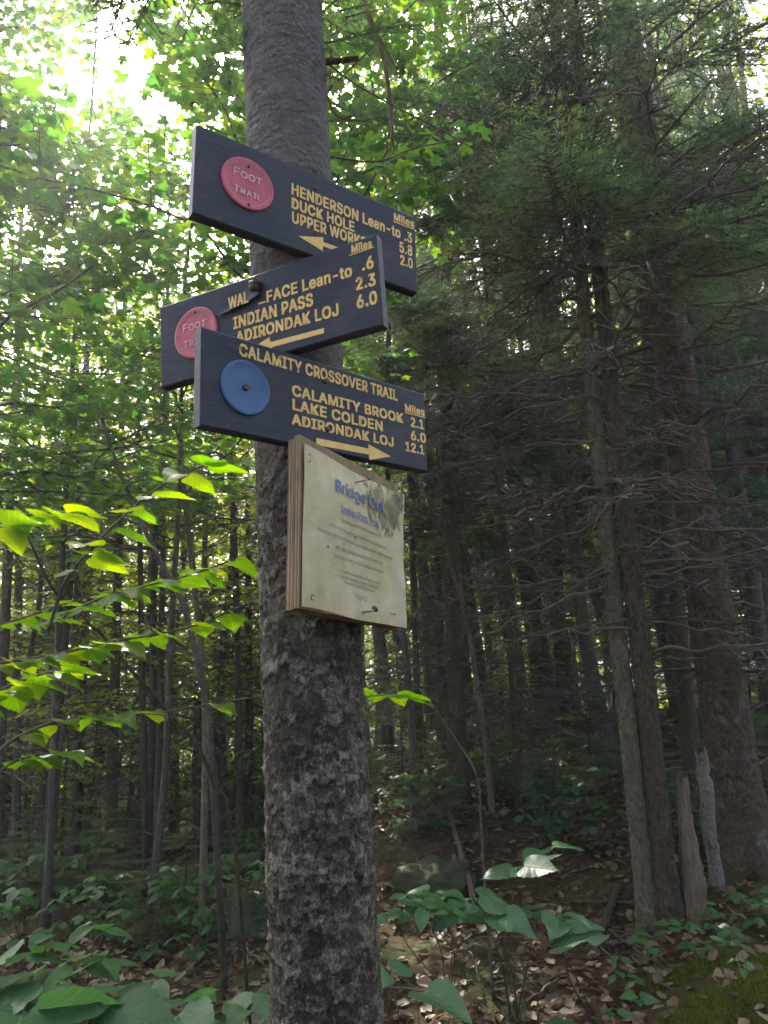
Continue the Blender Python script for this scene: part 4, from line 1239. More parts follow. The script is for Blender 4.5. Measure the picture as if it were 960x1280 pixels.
def near_maple(label, base, seed, n_obj=280, gap=None, bark='bark_grey', **kw):
    root = thing('maple_tree', label, 'tree', base)
    path, rad, br, LP, LD, LN, LS = broadleaf_parts(seed, **kw)
    v, f = tube(path, rad, 12, rough=0.1, seed=seed)
    link('trunk', MB().add(v, f).mesh('trunk', M[bark]), root)
    keep = np.ones(len(LP), bool)
    for bp, r, tw in br:
        mb = MB().add(*tube(bp, np.linspace(r, r * 0.25, len(bp)), 6))
        for a, b in tw:
            mb.add(*tube(np.array([a, (a + b) / 2 + [0, 0, 0.01], b]), [0.0035, 0.0026, 0.0012], 4, cap=False))
        link('branch', mb.mesh('branch', M[bark]), root)
    pr = project(LP + base)
    if gap:
        for gx_, gy_, rx, ry in gap:          # a break in the canopy towards the sun
            keep &= ~((((pr[:, 0] - gx_) / rx) ** 2 + ((pr[:, 1] - gy_) / ry) ** 2 < 1) & (pr[:, 2] > 0))
    LP, LD, LN, LS, pr = LP[keep], LD[keep], LN[keep], LS[keep], pr[keep]
    vis = (pr[:, 0] > -20) & (pr[:, 0] < 980) & (pr[:, 1] > -20) & (pr[:, 1] < 1300) & (pr[:, 2] > 0.3)
    size = np.where(vis, LS / np.maximum(pr[:, 2], 0.3), 0)
    order = np.argsort(-size); top = order[:n_obj]; rest = order[n_obj:]
    for q in top:
        link('leaf', MAPLE[q % 4], root, leaf_matrix(LP[q], LD[q], LN[q], LS[q]))
    if len(rest):
        o = link('crown', scatter_leaves(MAPV, MAPF, LP[rest], LD[rest], LN[rest], LS[rest], 'crown', M['maple_i']), root); o['kind'] = 'stuff'
    return root

GAP = [(190, 40, 75, 85), (205, 110, 45, 50)]
def gbase(x, y): return np.array([x, y, float(ground_z(x, y))])
near_maple('young maple outside the left edge, its leafy branches filling the upper left', gbase(-3.6, 4.7), 3, gap=GAP, H=7.5, r0=0.06, z0=3.1, spread=3.1, n_br=44, az=(-70, 80), leaf=0.092, twig_n=21, step=0.08)
near_maple('maple with thin crooked stem behind the left end of the signs', gbase(-1.9, 6.0), 4, gap=GAP, H=8.5, r0=0.032, z0=2.9, spread=2.5, n_br=48, leaf=0.085, twig_n=18, step=0.085, lean=(0.05, 0.03))
near_maple('maple whose pale green crown shows right of the sign tree top', gbase(*at(402, 900, 5.6)[:2]), 5, H=10.5, r0=0.05, z0=4.2, spread=2.6, n_br=46, leaf=0.12, twig_n=16, step=0.085, lean=(-0.03, 0.0))
near_maple('maple sapling with fine leaves behind the middle sign, far side of the hobblebush', gbase(-1.2, 8.0), 12, H=10.5, r0=0.034, z0=2.7, spread=2.6, n_br=46, leaf=0.095, twig_n=16, step=0.075, gap=GAP)
near_maple('maple with spreading crown above the hobblebush at mid distance', gbase(-2.9, 6.6), 13, H=10.0, r0=0.036, z0=3.3, spread=2.8, n_br=46, leaf=0.095, twig_n=16, step=0.075, gap=GAP)
near_maple('taller maple whose leaves hang right of the sign tree among the spruce tips', gbase(*at(512, 900, 6.6)[:2]), 15, H=11.5, r0=0.035, z0=5.6, spread=2.3, n_br=36, leaf=0.11, twig_n=13, step=0.085)
near_maple('slim maple pole among the dark trunks at far left', gbase(-3.9, 9.0), 6, H=10, r0=0.036, z0=2.5, spread=2.6, n_br=34, leaf=0.095, twig_n=10, step=0.085, gap=GAP)

FB = []
for s in range(3):
    path, rad, br, LP, LD, LN, LS = broadleaf_parts(70 + s, H=(12, 11, 9)[s], r0=0.09, z0=(2.4, 1.6, 1.2)[s], spread=(3.0, 2.8, 2.2)[s], n_br=44, leaf=0.105, twig_n=12, step=0.07)
    v, f = tube(path, rad, 9, rough=0.1, seed=s); tm = MB().add(v, f).mesh('trunk', M['bark_grey'])
    mb = MB()
    for bp, r, tw in br: mb.add(*tube(bp, np.linspace(r, r * 0.2, len(bp)), 4, cap=False))
    FB.append((tm, mb.mesh('limbs', M['bark_grey']), scatter_leaves(SIMV, SIMF, LP, LD, LN, LS, 'crown', M['far_leaf'])))
path, rad, br, LP, LD, LN, LS = broadleaf_parts(81, H=3.4, r0=0.03, z0=0.25, spread=1.5, n_br=26, leaf=0.095, twig_n=9, step=0.07)
mb = MB().add(*tube(path, rad, 6))
for bp, r, tw in br: mb.add(*tube(bp, np.linspace(r, r * 0.2, len(bp)), 4, cap=False))
SHRUB = (mb.mesh('stem', M['bark_grey']), scatter_leaves(SIMV, SIMF, LP, LD, LN, LS, 'crown', M['maple_i']))
rg = np.random.default_rng(123)
for k in range(104):
    pxx = rg.uniform(-100, 1060) if k < 64 else rg.uniform(-80, 380); Yd = rg.uniform(10.5, 27) if k < 64 else rg.uniform(9.5, 19)
    p = at(pxx, 900, Yd); side = 'left' if pxx < 390 else 'right'
    root = thing('understory_shrub', 'leafy waist-high shrub far back under the trees %s of the sign tree' % side, 'shrub', gbase(p[0], Yd), 'far shrubs %s of the sign tree' % side)
    q = rg.uniform(0.55, 1.2); root.scale = (q, q, q); root.rotation_euler = (0, 0, rg.uniform(0, 6.28))
    link('stem', SHRUB[0], root); link('crown', SHRUB[1], root)['kind'] = 'stuff'
rg = np.random.default_rng(99)
fb_spots = []
for pxx, Yd in ((20, 11.5), (110, 13), (200, 12), (270, 11), (60, 16), (160, 17), (245, 16), (320, 14), (-60, 13), (-40, 19), (90, 21), (200, 22), (300, 20), (390, 18), (470, 14), (540, 17), (620, 15), (430, 23), (560, 24),
                (880, 13), (960, 12), (1020, 15), (920, 18), (820, 17), (760, 20), (690, 22), (1000, 22), (-140, 16), (640, 27), (860, 26), (120, 28), (10, 27), (250, 29), (500, 30), (380, 30), (740, 29), (960, 29),
                (40, 9.6), (130, 10.4), (215, 9.8), (285, 10.2), (-30, 10.8), (85, 12.2), (180, 13.6), (330, 12.4), (250, 13.2), (300, 16.5), (20, 14.5), (120, 15.2), (905, 15.5), (990, 14.2), (1060, 12.5), (1090, 17), (445, 10.5), (520, 12)):
    p = at(pxx, 880, Yd); fb_spots.append((p[0] + rg.normal() * 0.3, Yd + rg.normal() * 0.5, pxx))
for k, (x, y, pxx) in enumerate(fb_spots):
    tm, lm, cm = FB[k % 3]
    side = 'left' if pxx < 390 else 'right'
    root = thing('broadleaf_tree', 'sunlit broadleaf tree far back in the wood %s of the sign tree' % side, 'tree', gbase(x, y), 'far broadleaf trees %s of the sign tree' % side)
    root.rotation_euler = (0, 0, rg.uniform(0, 6.28)); s = rg.uniform(1.0, 1.4) * (1.35 if pxx > 880 else 1.0) * (1 + max(0, y - 18) * 0.02) if side == 'right' else rg.uniform(0.9, 1.15) * (5.4 + 0.74 * (y - 8)) / 10.5; root.scale = (s, s, s)
    link('trunk', tm, root); link('limbs', lm, root); link('crown', cm, root)['kind'] = 'stuff'

# far wood that reads as one mass
rg = np.random.default_rng(4)
nW = 105000
ang = rg.uniform(math.radians(20), math.radians(160), nW); dist = rg.uniform(25, 58, nW)
PW = np.stack([np.cos(ang) * dist, np.sin(ang) * dist, np.zeros(nW)], -1)
PW[:, 2] = ground_z(PW[:, 0], PW[:, 1]) + (0.42 * dist) * rg.random(nW) ** 1.25 * (0.75 + 0.5 * vnoise(ang * 14, ang * 0))
clump = vnoise(PW[:, 0] * 0.35, PW[:, 1] * 0.35, PW[:, 2] * 0.45, 8)
PW = PW[clump > 0.26]
DW = rg.normal(size=PW.shape); DW[:, 2] *= 0.4
o = link('distant_wood', scatter_leaves(np.array([[0, 0, 0], [0.4, 0.5, 0.1], [0, 1, 0], [-0.4, 0.5, 0.1]]), np.array([[0, 1, 2, 3]]), PW, DW, rg.normal(size=PW.shape) * 0.5 + [0, 0, 1], rg.uniform(0.25, 0.6, len(PW)), 'distant_wood', M['far_leaf']))
tag(o, 'mass of sunlit foliage closing off the wood behind all the trunks', 'wood', kind='stuff')
# ------------------------------------------------------------------ hobblebush branches on the left, each leaf a part
def leafy_branch(root, pts, r0, r1, leaves, mat, meshes, seed=0, rel=None, name='stem'):
    """pts world; leaves: (t along, side, size, yaw deg, droop, roll)"""
    rel = np.array(root.location) if rel is None else rel
    path = spline(pts, 22)
    link(name, MB().add(*tube(path - rel, np.linspace(r0, r1, 22), 7)).mesh(name, mat), root)
    return path

def add_leaf(root, meshes, p, d, n, s, rel, k=0, petiole=True, mat=None):
    d = nrm(d)
    base = p + d * s * 0.16
    link('leaf', meshes[k % len(meshes)], root, leaf_matrix(base - rel, d, n, s))
    return (p - rel, base - rel)

def hobble_branch(root, pxs, Ys, r0, r1, n_pairs, size, seed, meshes, t0=0.15, term=True, nz=1.0, mat='twig', spread=(45, 80), droop=(-0.35, 0.05)):
    rg = np.random.default_rng(seed); rel = np.array(root.location)
    pts = [at(a, b, y) for (a, b), y in zip(pxs, Ys)]
    path = leafy_branch(root, pts, r0, r1, None, M[mat], meshes)
    k = seed
    for i in range(n_pairs):
        t = t0 + (1 - t0) * (i + rg.random() * 0.5) / n_pairs
        q = path[min(21, int(t * 21))]; tan = nrm(path[min(21, int(t * 21) + 1)] - path[max(0, int(t * 21) - 1)])
        h = nrm([tan[0], tan[1], 0])
        for sgn in (-1, 1):
            if rg.random() < 0.12: continue
            a = math.radians(rg.uniform(*spread)) * sgn
            d = np.array([h[0] * math.cos(a) - h[1] * math.sin(a), h[0] * math.sin(a) + h[1] * math.cos(a), rg.uniform(*droop)])
            s = size * rg.uniform(0.6, 1.15)
            nrmv = np.array([rg.normal() * 0.16, rg.normal() * 0.16, nz])
            k += 1
            a_, b_ = add_leaf(root, meshes, q, d, nrmv, s, rel, k)
            link('petiole', MB().add(*tube(np.array([a_, (a_ + b_) / 2 + [0, 0, 0.003], b_]), 0.0012, 5, cap=False)).mesh('petiole', M['twig']), root)
    if term:
        tan = nrm(path[-1] - path[-4])
        for sgn in (-0.5, 0.5):
            d = np.array([tan[0] - sgn * tan[1], tan[1] + sgn * tan[0], -0.12]); k += 1
            a_, b_ = add_leaf(root, meshes, path[-1], d, np.array([0.1 * sgn, 0.1, nz]), size * rg.uniform(0.8, 1.1), rel, k)
            link('petiole', MB().add(*tube(np.array([a_, b_]), 0.0012, 5, cap=False)).mesh('petiole', M['twig']), root)
    return path

hb = thing('hobblebush', 'hobblebush with big heart leaves on arching twigs left of the sign tree', 'shrub', gbase(-2.0, 3.0))
# main dark arching stem leaning in from the ground
stem_px = ((296, 1075), (283, 1015), (262, 954), (212, 890), (191, 865), (135, 804), (106, 776), (60, 726), (28, 660))
stem_Y = (3.6, 3.45, 3.3, 3.1, 3.0, 2.8, 2.7, 2.55, 2.4)
sp = wob(spline([at(a, b, y) for (a, b), y in zip(stem_px, stem_Y)], 40), 0.018, 4, 0.5)
foot = ground_hit(300, 1130); 
link('stem', MB().add(*tube(np.concatenate([[[sp[0][0] + 0.03, sp[0][1] + 0.25, float(ground_z(sp[0][0] + 0.03, sp[0][1] + 0.25)) - 0.05]], sp]) - np.array(hb.location), np.linspace(0.0095, 0.004, 41), 9, rough=0.3)).mesh('stem', M['bark_dark']), hb)
hobble_branch(hb, ((-60, 842), (0, 829), (70, 818), (135, 803), (240, 783), (322, 748)), (1.75, 1.8, 1.85, 1.9, 2.0, 2.1), 0.005, 0.0022, 13, 0.10, 5, HOB, 0.2)
hobble_branch(hb, ((60, 782), (120, 750), (170, 735), (240, 718), (315, 690)), (2.3, 2.2, 2.15, 2.1, 2.1), 0.005, 0.002, 12, 0.10, 9, HOB, 0.05)
hobble_branch(hb, ((60, 790), (80, 730), (110, 690), (155, 645), (205, 605), (252, 583)), (2.0, 1.95, 1.9, 1.85, 1.8, 1.75), 0.005, 0.002, 8, 0.10, 13, HOB, 0.25)
hobble_branch(hb, ((-20, 960), (12, 928), (60, 905), (110, 897), (200, 890), (328, 870)), (1.75, 1.8, 1.85, 1.9, 2.0, 2.1), 0.005, 0.002, 7, 0.09, 17, HOB, 0.25)
hobble_branch(hb, ((-70, 680), (-20, 660), (30, 645), (75, 640)), (1.6, 1.6, 1.65, 1.7), 0.005, 0.002, 5, 0.105, 21, HOB, 0.2)
hobble_branch(hb, ((-60, 900), (-15, 870), (30, 850), (70, 838)), (1.6, 1.6, 1.65, 1.7), 0.004, 0.002, 5, 0.095, 24, HOB, 0.2)
hobble_branch(hb, ((-30, 1000), (5, 960), (40, 945), (70, 940)), (1.5, 1.55, 1.6, 1.6), 0.003, 0.0015, 2, 0.09, 28, HOB, 0.4)
hobble_branch(hb, ((-40, 790), (20, 775), (70, 758), (120, 742)), (2.6, 2.6, 2.6, 2.6), 0.004, 0.002, 5, 0.095, 33, HOB, 0.2)

ls = thing('leaning_dead_stem', 'pale dead stem leaning to the right behind the hobblebush', 'dead stem', at(238, 1000, 4.5))
pp = spline([at(120, 500, 4.9), at(150, 590, 4.8), at(173, 645, 4.7), at(205, 712, 4.65), at(232, 765, 4.6), at(262, 900, 4.6)], 24)
gz_ = pp[-1].copy(); gz_[0] += 0.1; gz_[2] = float(ground_z(gz_[0], gz_[1])) - 0.03
link('stem', MB().add(*tube(np.concatenate([pp, [gz_]]) - np.array(ls.location), np.linspace(0.011, 0.02, 25), 8, rough=0.15)).mesh('stem', M['bark_grey']), ls)

# three leaves on a twig behind the right side of the trunk
t3 = thing('hobblebush_sprig', 'small sprig of three bright green leaves right of the trunk below the notice', 'sprig', at(430, 870, 1.6))
hobble_branch(t3, ((395, 880), (430, 876), (462, 870), (490, 868)), (1.5, 1.55, 1.6, 1.65), 0.0025, 0.0012, 1, 0.085, 41, HOB, 0.75)

# ------------------------------------------------------------------ low plants
def low_plant(name, label, cat, base, heads, meshes, size, seed, group=None, per=4, stem_r=0.003):
    """heads: list of world points the stems rise to; leaves spread flat round each"""
    rg = np.random.default_rng(seed)
    root = thing(name, label, cat, base, group); rel = np.array(base)
    for h in heads:
        h = np.asarray(h, float)
        b0 = np.array([base[0] + rg.normal() * 0.02, base[1] + rg.normal() * 0.02, base[2] - 0.03])
        mid = b0 * 0.5 + h * 0.5 + np.array([rg.normal() * 0.04, rg.normal() * 0.04, 0.03])
        link('stem', MB().add(*tube(spline([b0, mid, h], 10) - rel, np.linspace(stem_r, stem_r * 0.45, 10), 6)).mesh('stem', M['twig']), root)
        a0 = rg.uniform(0, 6.28)
        for k in range(per):
            a = a0 + 2 * math.pi * k / per + rg.normal() * 0.25
            d = np.array([math.cos(a), math.sin(a), rg.uniform(-0.3, 0.10)])
            add_leaf(root, meshes, h + [0, 0, rg.normal() * 0.01], d, np.array([rg.normal() * 0.22, rg.normal() * 0.22 - 0.25, 1.0]), size * rg.uniform(0.7, 1.15), rel, int(rg.integers(99)))
    return root

# bottom left: big leaves close to the camera
b = gbase(-0.75, 1.75)
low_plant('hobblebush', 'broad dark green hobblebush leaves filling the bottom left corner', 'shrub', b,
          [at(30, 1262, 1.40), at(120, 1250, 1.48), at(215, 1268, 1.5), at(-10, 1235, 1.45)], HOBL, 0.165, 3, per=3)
low_plant('hobblebush', 'hobblebush with smaller leaves just above the bottom left corner', 'shrub', gbase(-1.0, 2.2),
          [at(60, 1175, 2.0), at(120, 1160, 2.2), at(25, 1195, 2.0)], HERB, 0.095, 6, per=4)
low_plant('hobblebush', 'narrow-leaved shrub between the big corner leaves and the trunk', 'shrub', gbase(-0.8, 2.4),
          [at(130, 1200, 2.2), at(190, 1225, 2.2), at(95, 1205, 2.2)], [HERB[1], HERB[3], HERB[0]], 0.11, 8, per=4)
low_plant('hobblebush', 'low shrub with two leaves beside the foot of the sign tree', 'shrub', gbase(-0.35, 1.9),
          [at(310, 1262, 1.7), at(250, 1275, 1.7)], HOBL, 0.075, 9, per=3)
# bottom centre
cb = ground_hit(640, 1275)
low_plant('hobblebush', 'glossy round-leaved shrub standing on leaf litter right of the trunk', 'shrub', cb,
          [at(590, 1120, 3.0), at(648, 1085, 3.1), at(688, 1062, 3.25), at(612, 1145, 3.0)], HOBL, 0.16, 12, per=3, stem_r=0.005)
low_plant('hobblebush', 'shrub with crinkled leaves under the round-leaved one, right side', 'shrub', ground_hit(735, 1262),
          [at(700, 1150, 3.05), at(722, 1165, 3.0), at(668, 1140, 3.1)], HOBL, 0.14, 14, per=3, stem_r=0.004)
low_plant('maple_seedling', 'cluster of small pointed leaves touching the right side of the trunk', 'seedling', ground_hit(560, 1240),
          [at(512, 1122, 2.9), at(540, 1115, 3.0), at(495, 1138, 2.8), at(555, 1130, 2.9), at(528, 1140, 2.8)], [HERB[1], HERB[3], HERB[0]], 0.10, 16, per=5)
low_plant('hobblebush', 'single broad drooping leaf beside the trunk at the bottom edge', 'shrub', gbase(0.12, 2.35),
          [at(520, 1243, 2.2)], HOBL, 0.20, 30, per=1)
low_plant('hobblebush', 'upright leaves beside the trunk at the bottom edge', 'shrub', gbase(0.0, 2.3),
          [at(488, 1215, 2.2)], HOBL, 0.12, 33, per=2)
for k, (a, b_, y_, lab) in enumerate(((845, 1155, 4.3, 'small leafy seedling at the foot of the mossy stem pair'), (808, 1185, 4.1, 'tiny seedling left of the foot of the mossy stem pair'),
                                     (915, 1110, 4.6, 'leafy seedling in front of the thick right-hand trunk'), (945, 1085, 4.8, 'leafy seedling cut by the right edge below the thick trunk'),
                                     (890, 1135, 4.4, 'low seedling between the birch stub and the mossy mound'), (690, 1265, 3.5, 'small seedling at the bottom edge on the leaf litter'),
                                     (915, 1180, 3.7, 'seedling with pale leaves on top of the mossy mound'), (800, 1262, 3.4, 'bright seedling low on the mossy mound'))):
    p = at(a, b_, y_); g = gbase(p[0], p[1])
    hs = [g + np.array([RNG.normal() * 0.09, RNG.normal() * 0.09, RNG.uniform(0.08, 0.22)]) for q in range(5)]
    low_plant('seedling', lab, 'seedling', g, hs, HERB, 0.075, 50 + k, per=4, stem_r=0.002)

# seedlings on the floor behind: group of look-alikes
SEED_MESH = []
for s in range(4):
    rg = np.random.default_rng(300 + s); Vs, Ds, Ns, Ss = [], [], [], []
    mb = MB()
    for q in range(9):
        h = np.array([rg.normal() * 0.16, rg.normal() * 0.16, rg.uniform(0.10, 0.42)])
        mb.add(*tube(np.array([[0, 0, -0.03], h * 0.6 + [0, 0, 0.03], h]), [0.004, 0.003, 0.0015], 4))
        a0 = rg.uniform(0, 6.28)
        for k in range(5):
            a = a0 + k * 1.257 + rg.normal() * 0.2
            Vs.append(h + np.array([math.cos(a), math.sin(a), 0]) * 0.015); Ds.append([math.cos(a), math.sin(a), rg.uniform(-0.35, 0.05)]); Ns.append([rg.normal() * 0.2, rg.normal() * 0.2, 1]); Ss.append(rg.uniform(0.07, 0.13))
    V0, F0 = leaf_grid(ovate, 4, 1, 0.15, 0.2, 0.0); V0 = V0 * np.array([1.3, 1, 1])
    SEED_MESH.append((mb.mesh('stem', M['twig']), scatter_leaves(V0, F0, np.array(Vs), np.array(Ds, float), np.array(Ns, float), np.array(Ss), 'foliage', leaf_mat('undergrowth_leaf', [(0.022, 0.065, 0.024), (0.038, 0.098, 0.028), (0.048, 0.115, 0.032)], 0.4, island=True, rough=0.55, spec=0.2))))
rg = np.random.default_rng(8)
sl = []
for k in range(150):
    if k < 70: a, b_ = rg.uniform(0, 345), rg.uniform(1075, 1215)
    elif k < 120: a, b_ = rg.uniform(480, 960), rg.uniform(925, 1090)
    else: a, b_ = rg.uniform(-20, 345), rg.uniform(1040, 1110)
    p = ground_hit(a, b_)
    if p[1] > 16: continue
    if any(np.hypot(*(p - q)[:2]) < 0.25 for q in sl): continue
    if 480 < a < 830 and b_ > 985 and rg.random() < 0.6: continue
    if a < 345 and rg.random() < 0.42: continue
    sl.append(p)
    left_ = a < 400
    root = thing('undergrowth_plant', 'leafy knee-high plant on the floor left of the sign tree' if left_ else 'leafy knee-high plant on the floor right of the sign tree', 'plant', p,
                 'undergrowth plants left of the sign tree' if left_ else 'undergrowth plants right of the sign tree')
    s = rg.uniform(0.5, 1.15); root.scale = (s, s, s); root.rotation_euler = (0, 0, rg.uniform(0, 6.28))
    st, fo = SEED_MESH[k % 4]; link('stem', st, root); link('foliage', fo, root)

# young spruces growing on the floor, green to the ground
for k, (a, b_, hh, lab) in enumerate(((505, 1000, 1.5, 'waist-high young spruce just right of the trunk under the notice'), (615, 990, 1.1, 'young spruce on the leaf bank left of the straight dark spruce'), (655, 1010, 0.8, 'low young spruce on the leaf bank among the litter'),
        (742, 985, 1.2, 'young spruce left of the mossy stem pair on the slope'), (540, 1040, 0.7, 'small spruce sprout above the dark rock right of the trunk'), (700, 1035, 0.7, 'small spruce sprout in the middle of the leaf bank'),
        (230, 1150, 0.7, 'small spruce sprout left of the sign tree near the pale sapling'), (185, 1185, 0.6, 'tiny spruce sprout among the plants at lower left'), (120, 1125, 0.9, 'young spruce in front of the mossy log at left'),
        (310, 1060, 1.3, 'young spruce close left of the sign tree behind the rocks'), (30, 1130, 0.8, 'young spruce at the left edge before the log'), (915, 985, 1.3, 'young spruce right behind the birch stub'), (780, 960, 1.3, 'young spruce in the brush behind the mossy stem pair'))):
    g = ground_hit(a, b_); rg = np.random.default_rng(900 + k)
    root = thing('young_spruce', lab, 'young tree', g)
    link('trunk', MB().add(*tube(np.array([[0, 0, -0.05], [0.01, 0, hh * 0.5], [0.0, 0.01, hh]]), [0.012, 0.008, 0.003], 6)).mesh('trunk', M['bark_dark']), root)
    for q in range(22):
        u = (q + rg.random()) / 22; an = rg.uniform(0, 6.28); d = np.array([math.cos(an), math.sin(an), rg.uniform(-0.1, 0.35)])
        link('bough', BOUGHS[q % 5], root, dir_matrix(np.array([0, 0, hh * (0.08 + 0.9 * u)]), d, 0.55 * hh * (1 - 0.75 * u) * rg.uniform(0.7, 1.1) + 0.06, rg.uniform(-0.3, 0.3)))
# ferns
def frond_mesh(seed):
    mb = MB(); n = 26
    t = np.linspace(0, 1, n); path = np.stack([t, 0.05 * np.sin(t * 2 + seed), 0.28 * t - 0.45 * t ** 2.2], 1)
    mb.add(*tube(path, np.linspace(0.006, 0.0015, n), 4))
    for i in range(3, n - 1):
        L = 0.30 * math.sin(math.pi * (0.12 + 0.88 * t[i]) ** 0.9) + 0.015
        for sg in (-1, 1):
            m_ = 6
            for q in range(m_):
                u = (q + 0.5) / m_; c = path[i] + np.array([0.18 * L * u, sg * L * u, -0.10 * L * u * u])
                w = 0.040 * (1 - u * 0.75); 
                mb.add(np.array([c + [-0.012 - w * .4, 0, 0], c + [0, sg * L / m_ * 0.45, 0], c + [0.006 + w * .5, sg * 0.004, 0], c + [0, -sg * L / m_ * 0.5, 0]]), np.array([[0, 1, 2, 3]]))
    return mb.mesh('frond', M['fern'], False)
FROND = [frond_mesh(s) for s in range(3)]
for k, (a, b_, y_, n_, L, lab) in enumerate(((575, 1255, 3.2, 6, 0.34, 'green fern on the mossy hump right of the trunk at the bottom'), (517, 1215, 3.0, 4, 0.26, 'small fern just right of the trunk above the broad leaf'),
                                            (880, 1245, 3.2, 3, 0.18, 'tiny fern on the mossy mound in the corner'))):
    p = at(a, b_, y_); g = gbase(p[0], p[1]); root = thing('fern', lab, 'fern', g)
    for q in range(n_):
        an = 6.28 * q / n_ + 0.4 * RNG.normal(); d = np.array([math.cos(an), math.sin(an), 0.25])
        link('frond', FROND[q % 3], root, dir_matrix(np.array([0, 0, 0.01]), d, L * RNG.uniform(0.75, 1.1), RNG.normal() * 0.2))

# ------------------------------------------------------------------ rocks, log, stumps, sticks
def rock(label, c, rx, ry, rz, seed, name='boulder'):
    n, m_ = 40, 24
    th = np.linspace(0, 2 * math.pi, n, endpoint=False); ph = np.linspace(0.02, math.pi - 0.02, m_)
    T_, P_ = np.meshgrid(th, ph)
    D = np.stack([np.cos(T_) * np.sin(P_), np.sin(T_) * np.sin(P_), np.cos(P_)], -1)
    r = 1 + 1.7 * fbm(D[..., 0] * 1.4 + seed, D[..., 1] * 1.4, D[..., 2] * 1.4, 4, seed) + 0.35 * fbm(D[..., 0] * 6, D[..., 1] * 6, D[..., 2] * 6 + seed, 4, seed)
    V = (D * r[..., None] * np.array([rx, ry, rz])).reshape(-1, 3)
    i = np.arange(m_ - 1)[:, None] * n; j = np.arange(n)[None]; j2 = (j + 1) % n
    me = build_mesh(name, V, np.stack([i + j, i + n + j, i + n + j2, i + j2], -1).reshape(-1, 4), M['rock'])
    return tag(link(name, me, loc=c), label, 'rock')
def rk(label, px, py, Y, rx, ry, rz, seed):
    p = at(px, py, Y); rock(label, (p[0], p[1], float(ground_z(p[0], p[1])) + rz * 0.25), rx, ry, rz, seed)
rk('dark mossy boulder at the left foot of the sign tree', 296, 1215, 3.3, 0.22, 0.25, 0.26, 1)
rk('mossy boulder hump left of the sign tree beyond the nearest one', 305, 1140, 5.6, 0.22, 0.22, 0.16, 2)
rk('dark rough boulder half buried under the leaf bank right of the trunk', 540, 1090, 5.8, 0.26, 0.24, 0.13, 3)
rk('mossy hump of rock with a fern at the bottom edge', 585, 1262, 3.5, 0.28, 0.25, 0.12, 5)

def log(label, a, b, r0, r1, mat, name='fallen_log', cat='log', lift=0.6, n=26, sides=14):
    A = a.copy(); B_ = b.copy()
    t = np.linspace(0, 1, n)[:, None]; P = A * (1 - t) + B_ * t
    rr = np.linspace(r0, r1, n)
    P[:, 2] = ground_z(P[:, 0], P[:, 1]) * 0.35 + (np.linspace(float(ground_z(*A[:2])), float(ground_z(*B_[:2])), n)) * 0.65 + rr * lift
    P = wob(P, r0 * 0.3, int(r0 * 1000) + n)
    root_loc = P[0].copy()
    o = link(name, MB().add(*tube(P - root_loc, rr, sides, rough=0.22, seed=int(abs(a[0]) * 10))).mesh(name, mat), loc=root_loc)
    return tag(o, label, cat)
M['log'] = bark_mat('mossy_log', (0.02, 0.015, 0.01), (0.09, 0.07, 0.045), (0.05, 0.07, 0.018), 0.9, 30, (1, 1, 1), 0.8, 0.015, 5)
log('mossy fallen log lying across the left side behind the plants', at(-60, 1118, 7.2), at(330, 1092, 7.6), 0.13, 0.10, M['log'])
log('second rotten log lower at the left edge', at(-40, 1160, 5.2), at(95, 1150, 5.4), 0.07, 0.05, M['log'])
log('moss-covered rotting log running to the foot of the sign tree', at(345, 1190, 4.2), at(250, 1240, 3.5), 0.10, 0.08, M['log'])
log('grey fallen limb leaning over the leaf bank', at(600, 1110, 5.2), at(560, 1010, 6.6), 0.022, 0.016, M['dead_wood'], 'fallen_branch', 'branch', lift=2.2)
log('dark stick sloping beside the shrub on the leaf litter', at(735, 1150, 4.6), at(770, 1090, 5.4), 0.03, 0.02, M['bark_dark'], 'fallen_branch', 'branch')

def snag(label, bpx, tpx, Y, r0, r1, mat, seed, name):
    b0 = at(*bpx, Y); t0 = at(*tpx, Y); g = gbase(b0[0], Y); g[2] -= 0.1
    root = g.copy(); n = 26; s = 22
    t = np.linspace(0, 1, n); path = g[None] * (1 - t[:, None]) + t0[None] * t[:, None]
    path = wob(path, 0.012, seed)
    lump = 1 + 0.12 * np.sin(np.linspace(0, 7, n) + seed) + 0.35 * np.exp(-np.linspace(0, 1, n) * 7)
    V, F = tube(path - root, np.linspace(r0, r1, n) * lump, s, rough=0.10, seed=seed)
    V = V.copy(); ring = V[(n - 1) * s:n * s]
    V[(n - 1) * s:n * s, 2] += 0.07 * (RNG.random(s) - 0.4); V[-1, 2] -= 0.05
    return tag(link(name, MB().add(V, F).mesh(name, mat), loc=root), label, 'stump')
snag('broken white birch stub with peeling bark beside the thick trunk', (895, 1110), (876, 940), 5.2, 0.046, 0.040, M['bark_birch'], 3, 'birch_snag')
snag('splintered brown stump between the mossy stems and the birch stub', (866, 1130), (852, 975), 4.9, 0.075, 0.04, M['dead_wood'], 5, 'splintered_stump')

